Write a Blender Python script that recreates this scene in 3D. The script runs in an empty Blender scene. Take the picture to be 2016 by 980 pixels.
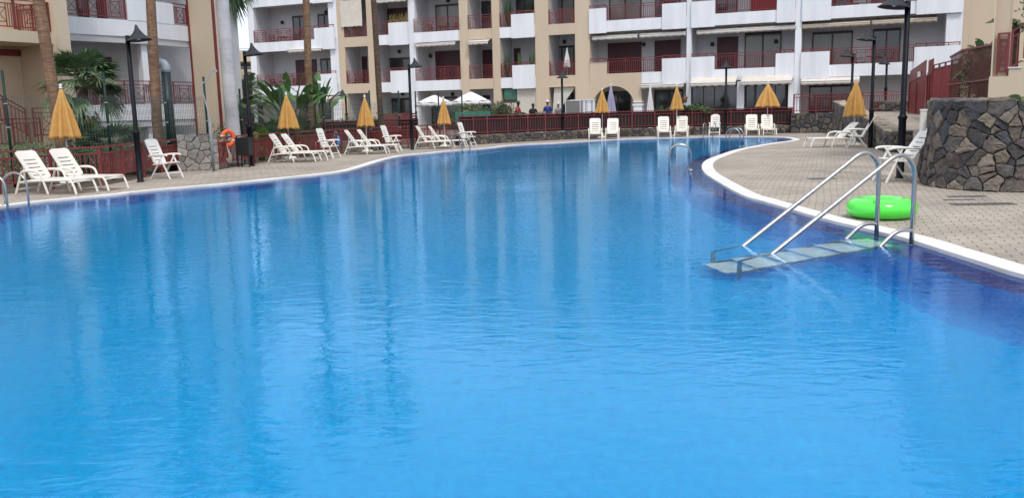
import bpy, bmesh, math, random
from mathutils import Vector, Matrix
from mathutils.geometry import tessellate_polygon
random.seed(7)
R = random.Random(11)
PI = math.pi
scene = bpy.context.scene
COL = scene.collection

# ------------------------------------------------------------------ camera and survey helpers
FPX, HY, ROLL, EYE = 1718.0, 214.0, math.radians(1.4), 1.68
PITCH = math.atan((490 - HY) / FPX)
FW = Vector((0, math.cos(PITCH), -math.sin(PITCH)))
RT0 = Vector((1, 0, 0)); UP0 = RT0.cross(FW)
CR, SR = math.cos(ROLL), math.sin(ROLL)
RT = RT0 * CR - UP0 * SR; UP = RT0 * SR + UP0 * CR
CAM = Vector((0, 0, EYE))
def ray(x, y): return FW + RT * ((x - 1008) / FPX) - UP * ((y - 490) / FPX)
def G(x, y, z=0.0):
    """survey: ground point (height z) seen at a photograph pixel"""
    d = ray(x, y); t = (z - EYE) / d.z
    return CAM + d * t
def AT(x, y, D):
    """survey: point at ground distance Y = D along the sight line"""
    d = ray(x, y); return CAM + d * (D / d.y)
def VP(x, y, a, b):
    """survey: (u, z) on the vertical plane through ground points a, b"""
    a2 = Vector((a[0], a[1])); b2 = Vector((b[0], b[1])); t = (b2 - a2).normalized(); n = Vector((-t.y, t.x))
    d = ray(x, y); k = a2.dot(n) / Vector((d.x, d.y)).dot(n)
    p = CAM + d * k
    return (Vector((p.x, p.y)) - a2).dot(t), p.z

cam_d = bpy.data.cameras.new('camera'); cam = bpy.data.objects.new('camera', cam_d); COL.objects.link(cam)
m = Matrix((RT, UP, -FW)).transposed().to_4x4(); m.translation = CAM
cam.matrix_world = m
cam_d.sensor_fit = 'HORIZONTAL'; cam_d.sensor_width = 36.0; cam_d.lens = 36.0 * FPX / 2016.0
cam_d.clip_start = 0.1; cam_d.clip_end = 5000
scene.camera = cam

# ------------------------------------------------------------------ materials
def nt(name):
    m = bpy.data.materials.new(name); m.use_nodes = True
    n = m.node_tree.nodes; l = m.node_tree.links
    return m, n, l, n['Principled BSDF']
def S(c): return (c[0], c[1], c[2], 1.0)
def noise(n, l, scale, detail=4, rough=.55, coord='Object', vec=None):
    t = n.new('ShaderNodeTexNoise'); t.inputs['Scale'].default_value = scale
    t.inputs['Detail'].default_value = detail; t.inputs['Roughness'].default_value = rough
    if vec is None:
        tc = n.new('ShaderNodeTexCoord'); vec = tc.outputs[coord]
    l.new(vec, t.inputs['Vector']); return t
def ramp(n, l, src, stops):
    r = n.new('ShaderNodeValToRGB'); e = r.color_ramp.elements
    e[0].position, e[0].color = stops[0][0], S(stops[0][1]); e[1].position, e[1].color = stops[1][0], S(stops[1][1])
    for p, c in stops[2:]:
        x = e.new(p); x.color = S(c)
    l.new(src, r.inputs['Fac']); return r
def mixc(n, l, a, b, fac, mode='MIX'):
    x = n.new('ShaderNodeMix'); x.data_type = 'RGBA'; x.blend_type = mode
    for v, s in ((a, 6), (b, 7)):
        if isinstance(v, tuple): x.inputs[s].default_value = S(v)
        else: l.new(v, x.inputs[s])
    if isinstance(fac, (int, float)): x.inputs[0].default_value = fac
    else: l.new(fac, x.inputs[0])
    return x.outputs[2]
def mul(c, k): return tuple(min(1, v * k) for v in c)
def simple(name, c, rough=.6, var=.12, scale=3.0, bump=0.0, bscale=40, metal=0.0, spec=None, coord='Object', streak=False, trans=0):
    m, n, l, p = nt(name)
    t = noise(n, l, scale, 6, .6, coord)
    if streak:
        mp = n.new('ShaderNodeMapping'); mp.inputs['Scale'].default_value = (1, 1, .12)
        tc = n.new('ShaderNodeTexCoord'); l.new(tc.outputs[coord], mp.inputs[0]); l.new(mp.outputs[0], t.inputs['Vector'])
    r = ramp(n, l, t.outputs['Fac'], [(.3, mul(c, 1 - var)), (.7, mul(c, 1 + var))])
    l.new(r.outputs[0], p.inputs['Base Color'])
    p.inputs['Roughness'].default_value = rough; p.inputs['Metallic'].default_value = metal
    if spec is not None: p.inputs['Specular IOR Level'].default_value = spec
    if bump:
        b = n.new('ShaderNodeBump'); b.inputs['Strength'].default_value = bump; b.inputs['Distance'].default_value = .01
        t2 = noise(n, l, bscale, 5, .6, coord); l.new(t2.outputs['Fac'], b.inputs['Height']); l.new(b.outputs[0], p.inputs['Normal'])
    return m
M = {}
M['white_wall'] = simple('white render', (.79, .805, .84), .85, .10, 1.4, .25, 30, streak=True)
M['white_shaded'] = simple('shaded white render', (.56, .56, .58), .85, .07, 1.2, .25, 30)  # darker copy of the white render; loggia shade is put into its colour
M['beige_wall'] = simple('beige render', (.60, .485, .36), .9, .06, .7, .3, 25, streak=True)
M['cream_wall'] = simple('cream render', (.66, .55, .41), .9, .06, .7, .3, 25, streak=True)
M['slab'] = simple('balcony soffit', (.55, .53, .50), .9, .08, 1)
M['maroon'] = simple('maroon paint', (.20, .032, .034), .42, .25, 2.5, .1, 60)
M['maroon_dark'] = simple('maroon shutter', (.062, .014, .020), .5, .2, 3)
M['shutter_red'] = simple('red shutter', (.30, .012, .018), .5, .2, 3)
M['frame_dark'] = simple('dark window frame', (.035, .018, .018), .4, .2, 4)
M['awning'] = simple('cream awning cloth', (.66, .60, .53), .9, .08, 3, .2, 60)
M['awning_tan'] = simple('tan awning cloth', (.52, .41, .30), .9, .1, 3, .2, 60)
M['black_metal'] = simple('black lamp paint', (.004, .005, .009), .5, .3, 5, spec=.2)
M['dark_shade'] = simple('grey lamp shade', (.030, .033, .040), .55, .3, 5, spec=.25)
M['green_metal'] = simple('dark green post', (.006, .030, .024), .5, .2, 5, spec=.25)
M['wire'] = simple('fence wire', (.10, .12, .11), .5, .2, 5)
M['plastic'] = simple('white plastic', (.80, .78, .73), .38, .05, 5, .04, 30)
M['plastic_worn'] = simple('yellowed plastic', (.78, .74, .66), .42, .06, 5, .04, 30)
M['steel'] = simple('brushed steel', (.40, .40, .40), .30, .06, 20, metal=1.0)
M['grey_metal'] = simple('grey painted metal', (.22, .23, .25), .45, .1, 5)
M['umb'] = simple('mustard canvas', (.56, .305, .085), .85, .14, 6, .3, 80)
M['umb_white'] = simple('white canvas', (.72, .69, .70), .85, .06, 4, .2, 60)
M['umb_lilac'] = simple('lilac grey canvas', (.36, .35, .48), .85, .1, 5)
M['pole_white'] = simple('white pole', (.7, .7, .7), .4, .05, 5)
M['orange'] = simple('orange buoy', (.80, .12, .025), .5, .12, 6)
M['reflect'] = simple('silver tape', (.6, .6, .62), .3, .1, 8)
M['rope'] = simple('rope', (.55, .52, .46), .9, .1, 20)
M['black_plastic'] = simple('black bin', (.012, .013, .016), .45, .2, 5)
M['pipe_dark'] = simple('dark pipe', (.010, .018, .028), .5, .2, 4)
M['pipe_grey'] = simple('grey plastic pipe', (.33, .36, .40), .5, .08, 4)
M['soil'] = simple('garden soil', (.07, .055, .04), .95, .3, 3, .8, 12)
M['leaf'] = simple('green leaf', (.08, .17, .05), .5, .5, 9)
M['leaf_dark'] = simple('dark leaf', (.04, .10, .032), .55, .4, 5)
M['leaf_light'] = simple('light leaf', (.11, .20, .04), .5, .4, 5)
M['leaf_grey'] = simple('oleander leaf', (.085, .12, .06), .6, .5, 12)
M['leaf_dry'] = simple('dry frond', (.32, .27, .11), .8, .3, 8)
M['palm_leaf'] = simple('fan frond', (.13, .215, .10), .5, .5, 8)
M['petiole'] = simple('leaf stalk', (.12, .14, .05), .6, .3, 8)
M['terrace'] = simple('terrace tiles', (.30, .27, .24), .8, .1, 3)
M['skin'] = simple('skin', (.36, .19, .12), .6, .08, 6)
M['skin_dark'] = simple('dark skin', (.045, .024, .018), .55, .08, 6)
M['hair'] = simple('dark hair', (.015, .01, .008), .7, .2, 20)
M['cloth_red'] = simple('red shirt', (.50, .025, .03), .85, .15, 10)
M['cloth_green'] = simple('green cap', (.02, .13, .06), .85, .15, 10)
M['cloth_black'] = simple('black shirt', (.012, .012, .016), .85, .2, 10)
M['cloth_blue'] = simple('blue vest', (.03, .06, .26), .8, .2, 10)
M['cloth_grey'] = simple('grey shirt', (.33, .33, .34), .85, .12, 10)
M['cloth_white'] = simple('white cap', (.7, .68, .66), .8, .08, 10)
M['denim'] = simple('dark trousers', (.03, .035, .05), .85, .2, 10)
M['curtain'] = simple('cream curtain', (.62, .59, .52), .9, .06, 3)
M['blind_green'] = simple('green blind', (.05, .15, .11), .8, .2, 3)
M['green_net'] = simple('green windbreak net', (.045, .19, .14), .8, .25, 3)
M['black_reed'] = simple('black screening', (.018, .016, .017), .8, .4, 14)
M['brown_wood'] = simple('brown wood', (.12, .05, .03), .6, .25, 6)
M['blue_cloth'] = simple('blue bag', (.04, .22, .55), .5, .3, 12)
M['wave_white'] = simple('white stripe', (.7, .72, .75), .5, .05, 12)
M['pink'] = simple('pink flowers', (.5, .06, .2), .7, .3, 12)
M['terracotta'] = simple('terracotta', (.30, .11, .06), .8, .15, 10)
M['snake'] = simple('snake plant', (.42, .38, .12), .6, .35, 14)
M['far_wall'] = simple('far beige block', (.52, .44, .32), .9, .05, .3)
M['far_recess_shade'] = simple('far recess', (.07, .06, .06), .9, .1, .3)
M['tile_roof'] = simple('clay tiles', (.26, .15, .10), .9, .3, 4, .5, 8)
M['hill'] = simple('dry hill', (.16, .12, .09), .95, .35, .02)
M['drain'] = simple('drain cover', (.10, .10, .10), .7, .25, 30, .4, 60)
M['stucco_white'] = M['white_wall']

def m_glass():
    m, n, l, p = nt('window glass')
    t = noise(n, l, .9, 2)
    r = ramp(n, l, t.outputs['Fac'], [(.35, (.012, .016, .02)), (.65, (.05, .065, .08))])
    l.new(r.outputs[0], p.inputs['Base Color']); p.inputs['Roughness'].default_value = .06
    p.inputs['Specular IOR Level'].default_value = .9
    b = n.new('ShaderNodeBump'); b.inputs['Strength'].default_value = .05; t2 = noise(n, l, 1.5, 2)
    l.new(t2.outputs['Fac'], b.inputs['Height']); l.new(b.outputs[0], p.inputs['Normal'])
    return m
M['glass'] = m_glass()
def m_glass_pale():
    m, n, l, p = nt('curtained glass')
    tc = n.new('ShaderNodeTexCoord'); w = n.new('ShaderNodeTexWave'); w.inputs['Scale'].default_value = 5; w.inputs['Distortion'].default_value = 1.5
    l.new(tc.outputs['Object'], w.inputs['Vector'])
    r = ramp(n, l, w.outputs['Fac'], [(.2, (.16, .17, .17)), (.8, (.30, .30, .28))])
    l.new(r.outputs[0], p.inputs['Base Color']); p.inputs['Roughness'].default_value = .08
    return m
M['glass_pale'] = m_glass_pale()
def m_ring():
    m, n, l, p = nt('green vinyl')
    p.inputs['Base Color'].default_value = (.10, .80, .08, 1); p.inputs['Roughness'].default_value = .22; p.inputs['Coat Weight'].default_value = .4
    p.inputs['Subsurface Weight'].default_value = .8; p.inputs['Subsurface Radius'].default_value = (.05, .15, .05); p.inputs['Subsurface Scale'].default_value = .5
    return m
M['ring'] = m_ring()
def m_ring2():
    m, n, l, p = nt('printed green vinyl'); p.inputs['Base Color'].default_value = (.02, .45, .03, 1); p.inputs['Roughness'].default_value = .4; return m
M['ring_print'] = m_ring2()
def m_tread():
    m, n, l, p = nt('white step plastic'); p.inputs['Base Color'].default_value = (.84, 1.0, 1.0, 1); p.inputs['Roughness'].default_value = .5; return m
M['tread'] = m_tread()

def m_paving():
    m, n, l, p = nt('block paving')
    tc = n.new('ShaderNodeTexCoord'); mp = n.new('ShaderNodeMapping'); mp.inputs['Rotation'].default_value = (0, 0, math.radians(20))
    l.new(tc.outputs['Object'], mp.inputs[0])
    wn = noise(n, l, .35, 3, .5, vec=mp.outputs[0])
    ad = n.new('ShaderNodeVectorMath'); ad.operation = 'MULTIPLY_ADD'; ad.inputs[1].default_value = (.12, .12, 0)
    l.new(wn.outputs['Color'], ad.inputs[0]); l.new(mp.outputs[0], ad.inputs[2])
    b = n.new('ShaderNodeTexBrick'); b.inputs['Scale'].default_value = 1.0
    b.inputs['Brick Width'].default_value = .24; b.inputs['Row Height'].default_value = .16
    b.inputs['Mortar Size'].default_value = .007; b.inputs['Mortar Smooth'].default_value = .3; b.offset = .5
    b.inputs['Color1'].default_value = (.45, .39, .325, 1); b.inputs['Color2'].default_value = (.37, .325, .275, 1)
    b.inputs['Mortar'].default_value = (.12, .10, .085, 1)
    l.new(ad.outputs[0], b.inputs['Vector'])
    big = noise(n, l, .6, 6, .65); r = ramp(n, l, big.outputs['Fac'], [(.3, (.74, .73, .72)), (.7, (1.14, 1.12, 1.1))])
    fine = noise(n, l, 45, 4, .7); r2 = ramp(n, l, fine.outputs['Fac'], [(.3, (.8, .8, .8)), (.7, (1.15, 1.15, 1.15))])
    c = mixc(n, l, b.outputs['Color'], r.outputs[0], 1.0, 'MULTIPLY'); c = mixc(n, l, c, r2.outputs[0], 1.0, 'MULTIPLY')
    l.new(c, p.inputs['Base Color']); p.inputs['Roughness'].default_value = .8
    bp = n.new('ShaderNodeBump'); bp.inputs['Strength'].default_value = .7; bp.inputs['Distance'].default_value = .006; bp.invert = True
    sm = n.new('ShaderNodeMath'); sm.operation = 'MULTIPLY_ADD'; sm.inputs[1].default_value = -.35
    l.new(fine.outputs['Fac'], sm.inputs[0]); l.new(b.outputs['Fac'], sm.inputs[2])
    l.new(sm.outputs[0], bp.inputs['Height']); l.new(bp.outputs[0], p.inputs['Normal'])
    return m
M['paving'] = m_paving()
def m_stone(name, tint=(1, 1, 1)):
    m, n, l, p = nt(name)
    a = n.new('ShaderNodeAttribute'); a.attribute_name = 'stone'
    t = noise(n, l, 9, 8, .7); r = ramp(n, l, t.outputs['Fac'], [(.28, (.55, .56, .58)), (.72, (1.35, 1.3, 1.22))])
    t3 = noise(n, l, 2.2, 4, .6); r3 = ramp(n, l, t3.outputs['Fac'], [(.35, (.85, .86, .9)), (.7, (1.12, 1.06, .98))])
    c = mixc(n, l, a.outputs['Color'], r.outputs[0], 1.0, 'MULTIPLY'); c = mixc(n, l, c, r3.outputs[0], 1.0, 'MULTIPLY')
    c = mixc(n, l, c, tint, 1.0, 'MULTIPLY')
    l.new(c, p.inputs['Base Color']); p.inputs['Roughness'].default_value = .9
    b = n.new('ShaderNodeBump'); b.inputs['Strength'].default_value = 1.0; b.inputs['Distance'].default_value = .03
    t2 = noise(n, l, 14, 8, .7); l.new(t2.outputs['Fac'], b.inputs['Height']); l.new(b.outputs[0], p.inputs['Normal'])
    return m
M['stone'] = m_stone('volcanic stone', (.84, .85, .88))
M['stone_pale'] = m_stone('weathered flagstone')
M['mortar'] = simple('dark joint', (.028, .024, .022), .95, .3, 8)
M['mortar_pale'] = simple('grey mortar', (.20, .18, .16), .95, .2, 8)

def m_trunk(name, c1, c2, rings, smooth=False):
    m, n, l, p = nt(name)
    tc = n.new('ShaderNodeTexCoord'); mp = n.new('ShaderNodeMapping'); mp.inputs['Scale'].default_value = (1, 1, rings)
    l.new(tc.outputs['Object'], mp.inputs[0])
    t = noise(n, l, 3.2, 8, .65, vec=mp.outputs[0]); mp2 = n.new('ShaderNodeMapping'); mp2.inputs['Scale'].default_value = (6, 6, .7)
    l.new(tc.outputs['Object'], mp2.inputs[0]); t2 = noise(n, l, 2.5, 6, .6, vec=mp2.outputs[0])
    r = ramp(n, l, t.outputs['Fac'], [(.33, c1), (.66, c2)])
    r2 = ramp(n, l, t2.outputs['Fac'], [(.3, (.65, .65, .65)), (.7, (1.2, 1.17, 1.12))])
    t4 = noise(n, l, .8, 3, .5); r4 = ramp(n, l, t4.outputs['Fac'], [(.35, (.7, .68, .68)), (.65, (1.15, 1.12, 1.1))])
    c = mixc(n, l, r.outputs[0], r2.outputs[0], .12 if smooth else 1.0, 'MULTIPLY'); c = mixc(n, l, c, r4.outputs[0], 1.0, 'MULTIPLY')
    l.new(c, p.inputs['Base Color']); p.inputs['Roughness'].default_value = .9
    b = n.new('ShaderNodeBump'); b.inputs['Strength'].default_value = .8; b.inputs['Distance'].default_value = .03
    l.new(t.outputs['Fac'], b.inputs['Height']); l.new(b.outputs[0], p.inputs['Normal'])
    if smooth: b.inputs['Distance'].default_value = .006
    return m
M['trunk'] = m_trunk('fibrous palm trunk', (.13, .078, .048), (.33, .205, .13), 7)
M['trunk_dark'] = m_trunk('dark palm trunk', (.05, .035, .025), (.17, .11, .08), 7)
M['trunk_pale'] = m_trunk('smooth pale palm trunk', (.46, .46, .48), (.60, .60, .62), 16, True)

def m_rim():
    m, n, l, p = nt('white pool coping')
    tc = n.new('ShaderNodeTexCoord')
    t = noise(n, l, 1.2, 6, .6); r = ramp(n, l, t.outputs['Fac'], [(.3, (.62, .60, .57)), (.65, (.82, .81, .79))])
    l.new(r.outputs[0], p.inputs['Base Color']); p.inputs['Roughness'].default_value = .6
    return m
M['rim'] = m_rim()
def m_ledge():
    m, n, l, p = nt('navy mosaic ledge')
    uv = n.new('ShaderNodeUVMap'); sp = n.new('ShaderNodeSeparateXYZ'); l.new(uv.outputs[0], sp.inputs[0])
    def lines(src, period, width):
        a = n.new('ShaderNodeMath'); a.operation = 'MULTIPLY'; a.inputs[1].default_value = 1 / period; l.new(src, a.inputs[0])
        f = n.new('ShaderNodeMath'); f.operation = 'FRACT'; l.new(a.outputs[0], f.inputs[0])
        g = n.new('ShaderNodeMath'); g.operation = 'LESS_THAN'; g.inputs[1].default_value = width; l.new(f.outputs[0], g.inputs[0]); return g.outputs[0]
    c = mixc(n, l, (.012, .032, .28), (.24, .24, .50), lines(sp.outputs[1], .05, .15))
    c2 = mixc(n, l, c, (.09, .07, .20), lines(sp.outputs[0], .05, .10))
    t = noise(n, l, 22, 3, .6); r = ramp(n, l, t.outputs['Fac'], [(.35, (.6, .6, .7)), (.65, (1.4, 1.3, 1.3))])
    c3 = mixc(n, l, c2, r.outputs[0], 1.0, 'MULTIPLY')
    l.new(c3, p.inputs['Base Color']); p.inputs['Roughness'].default_value = .5
    return m
M['ledge'] = m_ledge()
def m_basin(name, c1, c2):
    m, n, l, p = nt(name)
    t = noise(n, l, 14, 3, .7); r = ramp(n, l, t.outputs['Fac'], [(.35, c1), (.65, c2)])
    v = n.new('ShaderNodeTexVoronoi'); v.feature = 'F1'; v.distance = 'CHEBYCHEV'; v.inputs['Scale'].default_value = 22; v.inputs['Randomness'].default_value = .1
    tc = n.new('ShaderNodeTexCoord'); l.new(tc.outputs['Object'], v.inputs['Vector'])
    r2 = ramp(n, l, v.outputs['Color'], [(.1, (.92, .93, .95)), (.9, (1.07, 1.06, 1.05))])
    c = mixc(n, l, r.outputs[0], r2.outputs[0], 1.0, 'MULTIPLY')
    l.new(c, p.inputs['Base Color']); p.inputs['Roughness'].default_value = .5
    return m
M['basin'] = m_basin('blue pool mosaic', (.001, .46, .97), (.001, .53, .99))
M['basin_wall'] = m_basin('deep blue wall mosaic', (.001, .34, .92), (.001, .41, .96))

def m_water():
    m, n, l, p = nt('pool water')
    n.remove(p); out = n['Material Output']
    tc = n.new('ShaderNodeTexCoord')
    def nz(scale, sx, sy, rot, detail, dist=0.0):
        mp = n.new('ShaderNodeMapping'); mp.inputs['Scale'].default_value = (sx, sy, 1); mp.inputs['Rotation'].default_value = (0, 0, math.radians(rot))
        l.new(tc.outputs['Object'], mp.inputs[0]); t = n.new('ShaderNodeTexNoise'); t.inputs['Scale'].default_value = scale
        t.inputs['Detail'].default_value = detail; t.inputs['Roughness'].default_value = .5; t.inputs['Distortion'].default_value = dist
        l.new(mp.outputs[0], t.inputs['Vector']); return t.outputs['Fac']
    def mad(a, k, b):
        x = n.new('ShaderNodeMath'); x.operation = 'MULTIPLY_ADD'; l.new(a, x.inputs[0]); x.inputs[1].default_value = k
        if b is None: x.inputs[2].default_value = 0
        else: l.new(b, x.inputs[2])
        return x.outputs[0]
    patch = nz(.22, 1, 1, 0, 2)
    pr = n.new('ShaderNodeMapRange'); pr.inputs[1].default_value = .35; pr.inputs[2].default_value = .65; pr.inputs[3].default_value = .45; pr.inputs[4].default_value = 1.25
    l.new(patch, pr.inputs[0])
    fine = mad(nz(5.6, .55, 1.15, 10, 3, .8), WAVE[0], None)
    fine = mad(nz(13, .6, 1.2, -22, 2, .6), WAVE[1], fine)
    fm = n.new('ShaderNodeMath'); fm.operation = 'MULTIPLY'; l.new(fine, fm.inputs[0]); l.new(pr.outputs[0], fm.inputs[1])
    h = mad(nz(1.6, .45, 1.2, -4, 2, .4), WAVE[2], fm.outputs[0])
    b = n.new('ShaderNodeBump'); b.inputs['Strength'].default_value = 1.0; b.inputs['Distance'].default_value = 1.0
    l.new(h, b.inputs['Height'])
    g = n.new('ShaderNodeBsdfRefraction'); g.inputs['IOR'].default_value = 1.333; g.inputs['Roughness'].default_value = 0.0
    g.inputs['Color'].default_value = (.92, .98, 1, 1); gl = n.new('ShaderNodeBsdfGlossy'); gl.inputs['Roughness'].default_value = .0
    gl.inputs['Color'].default_value = (.54, .75, 1, 1); fr = n.new('ShaderNodeFresnel'); fr.inputs['IOR'].default_value = 1.333
    mx = n.new('ShaderNodeMixShader')
    for q in (g, gl, fr): l.new(b.outputs[0], q.inputs['Normal'])
    l.new(fr.outputs[0], mx.inputs[0]); l.new(g.outputs[0], mx.inputs[1]); l.new(gl.outputs[0], mx.inputs[2]); l.new(mx.outputs[0], out.inputs['Surface'])
    return m
WAVE = (.0056, .0017, .0030)
M['water'] = m_water()

# ------------------------------------------------------------------ mesh builder
class MB:
    def __init__(s): s.v = []; s.f = []; s.M = Matrix.Identity(4); s.col = {}; s.uv = None
    def frame(s, origin=(0, 0, 0), yaw=0.0, M=None):
        s.M = M if M is not None else Matrix.Translation(Vector(origin)) @ Matrix.Rotation(yaw, 4, 'Z'); return s
    def add(s, vs, fs):
        b = len(s.v); s.v += [s.M @ Vector(v) for v in vs]; s.f += [tuple(b + i for i in f) for f in fs]; return b
    def box(s, x0, x1, y0, y1, z0, z1):
        s.add([(x0, y0, z0), (x1, y0, z0), (x1, y1, z0), (x0, y1, z0), (x0, y0, z1), (x1, y0, z1), (x1, y1, z1), (x0, y1, z1)],
              [(0, 3, 2, 1), (4, 5, 6, 7), (0, 1, 5, 4), (1, 2, 6, 5), (2, 3, 7, 6), (3, 0, 4, 7)]); return s
    def bar(s, p, q, w, h=None, up=(0, 0, 1)):
        h = h or w; p = Vector(p); q = Vector(q); d = (q - p).normalized(); up = Vector(up)
        if abs(d.dot(up)) > .98: up = Vector((1, 0, 0))
        a = d.cross(up).normalized() * w / 2; c = a.cross(d).normalized() * h / 2
        s.add([p - a - c, p + a - c, p + a + c, p - a + c, q - a - c, q + a - c, q + a + c, q - a + c],
              [(0, 1, 2, 3), (7, 6, 5, 4), (0, 4, 5, 1), (1, 5, 6, 2), (2, 6, 7, 3), (3, 7, 4, 0)]); return s
    def tube(s, pts, r, n=10, caps=True):
        pts = [Vector(p) for p in pts]; rs = r if isinstance(r, (list, tuple)) else [r] * len(pts)
        base = len(s.v); prev = None; vs = []
        for i, p in enumerate(pts):
            d = (pts[min(i + 1, len(pts) - 1)] - pts[max(i - 1, 0)]).normalized()
            if prev is None:
                a = d.orthogonal().normalized()
            else:
                a = (prev - d * prev.dot(d)); a = a.normalized() if a.length > 1e-6 else d.orthogonal().normalized()
            prev = a; b = d.cross(a)
            for k in range(n):
                t = 2 * PI * k / n; vs.append(p + (a * math.cos(t) + b * math.sin(t)) * rs[i])
        fs = []
        for i in range(len(pts) - 1):
            for k in range(n):
                fs.append((i * n + k, i * n + (k + 1) % n, (i + 1) * n + (k + 1) % n, (i + 1) * n + k))
        if caps: fs.append(tuple(range(n - 1, -1, -1))); fs.append(tuple(range((len(pts) - 1) * n, len(pts) * n)))
        s.add(vs, fs); return s
    def lathe(s, prof, n=20, c=(0, 0, 0), squash=1.0):
        vs = []; c = Vector(c)
        for r, z in prof:
            for k in range(n):
                t = 2 * PI * k / n; vs.append(c + Vector((r * math.cos(t), r * math.sin(t) * squash, z)))
        fs = [(i * n + k, i * n + (k + 1) % n, (i + 1) * n + (k + 1) % n, (i + 1) * n + k) for i in range(len(prof) - 1) for k in range(n)]
        s.add(vs, fs); return s
    def prism(s, poly, z0, z1, axis='z'):
        """poly: 2-D outline; extruded z0..z1 along z, or along y with outline in xz"""
        tri = tessellate_polygon([[Vector((p[0], p[1], 0)) for p in poly]]); n = len(poly)
        def mk(p, h): return (p[0], p[1], h) if axis == 'z' else (p[0], h, p[1])
        vs = [mk(p, z0) for p in poly] + [mk(p, z1) for p in poly]
        fs = [tuple(t) for t in tri] + [tuple(n + i for i in reversed(t)) for t in tri]
        fs += [(i, (i + 1) % n, n + (i + 1) % n, n + i) for i in range(n)]
        s.add(vs, fs); return s
    def sheet(s, outer, holes, z):
        loops = [[Vector((p[0], p[1], 0)) for p in outer]] + [[Vector((p[0], p[1], 0)) for p in h] for h in holes]
        tri = tessellate_polygon(loops); vs = [(p.x, p.y, z) for lp in loops for p in lp]
        s.add(vs, [tuple(t) for t in tri]); return s
    def build(s, name, mat, parent=None, smooth=False, bevel=0, up=False):
        me = bpy.data.meshes.new(name); me.from_pydata([tuple(v) for v in s.v], [], s.f); me.update()
        bm = bmesh.new(); bm.from_mesh(me); bmesh.ops.recalc_face_normals(bm, faces=bm.faces)
        if up:
            for f in bm.faces:
                if f.normal.z < 0: f.normal_flip()
        if bevel:
            bmesh.ops.bevel(bm, geom=[e for e in bm.edges if len(e.link_faces) == 2 and e.calc_face_angle(0) > .7], offset=bevel, segments=2, affect='EDGES', clamp_overlap=True)
        bm.to_mesh(me); bm.free()
        if smooth: me.polygons.foreach_set('use_smooth', [True] * len(me.polygons))
        if mat is not None: me.materials.append(M[mat] if isinstance(mat, str) else mat)
        o = bpy.data.objects.new(name, me); COL.objects.link(o)
        if parent is not None: o.parent = parent
        return o
def empty(name, label, cat, loc=(0, 0, 0), rz=0.0, group=None):
    o = bpy.data.objects.new(name, None); COL.objects.link(o); o.location = loc; o.rotation_euler = (0, 0, rz)
    o.empty_display_size = .2; o['label'] = label; o['category'] = cat
    if group: o['group'] = group
    return o
def tag(o, label, cat, group=None):
    o['label'] = label; o['category'] = cat
    if group: o['group'] = group
    return o
def struct(o): o['kind'] = 'structure'; return o
def clone(root, label, loc, rz, group=None):
    def cp(o, par):
        c = o.copy(); COL.objects.link(c); c.parent = par
        for ch in [x for x in KIDS.get(o.name, [])]: cp(ch, c)
        return c
    KIDS = {}
    for o in bpy.data.objects:
        if o.parent: KIDS.setdefault(o.parent.name, []).append(o)
    r = cp(root, None); r.location = loc; r.rotation_euler = (0, 0, rz); r['label'] = label
    if group: r['group'] = group
    return r
def smooth_line(pts, per=6, closed=False):
    pts = [Vector((p[0], p[1])) for p in pts]; n = len(pts); out = []
    rng = range(n if closed else n - 1)
    for i in rng:
        if closed: a, b, c, d = pts[(i - 1) % n], pts[i], pts[(i + 1) % n], pts[(i + 2) % n]
        else: a, b, c, d = pts[max(i - 1, 0)], pts[i], pts[i + 1], pts[min(i + 2, n - 1)]
        for k in range(per):
            t = k / per
            out.append(.5 * ((2 * b) + (c - a) * t + (2 * a - 5 * b + 4 * c - d) * t * t + (3 * b - a - 3 * c + d) * t ** 3))
    if not closed: out.append(pts[-1])
    return out
def offset_loop(pts, d):
    """closed loop, counter-clockwise; +d moves outward"""
    n = len(pts); out = []
    for i in range(n):
        t = (pts[(i + 1) % n] - pts[(i - 1) % n]).normalized(); out.append(pts[i] + Vector((t.y, -t.x)) * d)
    return out
# ================================================================== SETTING: pool, deck, ground, terrace, ramp
WZ = -0.03
RIM_PX = [(0,408),(120,393.5),(240,382.5),(277,377.5),(400,366.5),(460,361.5),(560,351),(620,345),(680,337.5),(718,327.5),(757,315),(800,306),(854,301),(902,296.3),
          (960,292),(1017,285.8),(1093,281.8),(1158,278),(1227,274.3),(1303,272),(1380,270),(1450,269.8),(1507,270),(1546,271.3),(1560.5,276),(1523,281.6),(1485,287.8),
          (1447,295.5),(1418,305),(1392,315),(1382,325),(1385,338),(1403,352),(1457.6,383),(1496,395),(1560,414),(1620,431),(1728,456.7),(1791,472.7),(1865,496),(1938,519),(2016,542.5)]
pool = [G(x, y) for x, y in RIM_PX]
pool = [Vector((p.x, p.y)) for p in pool]
pool = pool + [Vector(p) for p in ((5.15, 6.9), (5.0, 5.2), (4.3, 3.4), (2.6, 2.3), (0, 1.9), (-3, 1.9), (-6.5, 2.6), (-9.2, 5.0), (-10.4, 9), (-10.6, 13.5))]
pool = smooth_line(pool, 4, closed=True); pool.reverse()            # counter-clockwise
rim_o = offset_loop(pool, .30)
# water sheet
mb = MB(); mb.sheet(offset_loop(pool, .02), [], WZ); o = struct(mb.build('water', 'water', up=True)); o['label'] = 'rippled blue pool water'
# coping
mb = MB(); n = len(pool)
vs = [(p.x, p.y, .012) for p in rim_o] + [(p.x, p.y, .012) for p in pool] + [(p.x, p.y, -.10) for p in pool] + [(p.x, p.y, -.10) for p in rim_o]
fs = []
for i in range(n):
    j = (i + 1) % n
    fs += [(i, j, n + j, n + i), (n + i, n + j, 2 * n + j, 2 * n + i), (3 * n + i, 3 * n + j, j, i)]
mb.add(vs, fs); struct(mb.build('pool_rim', 'rim'))
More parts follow.
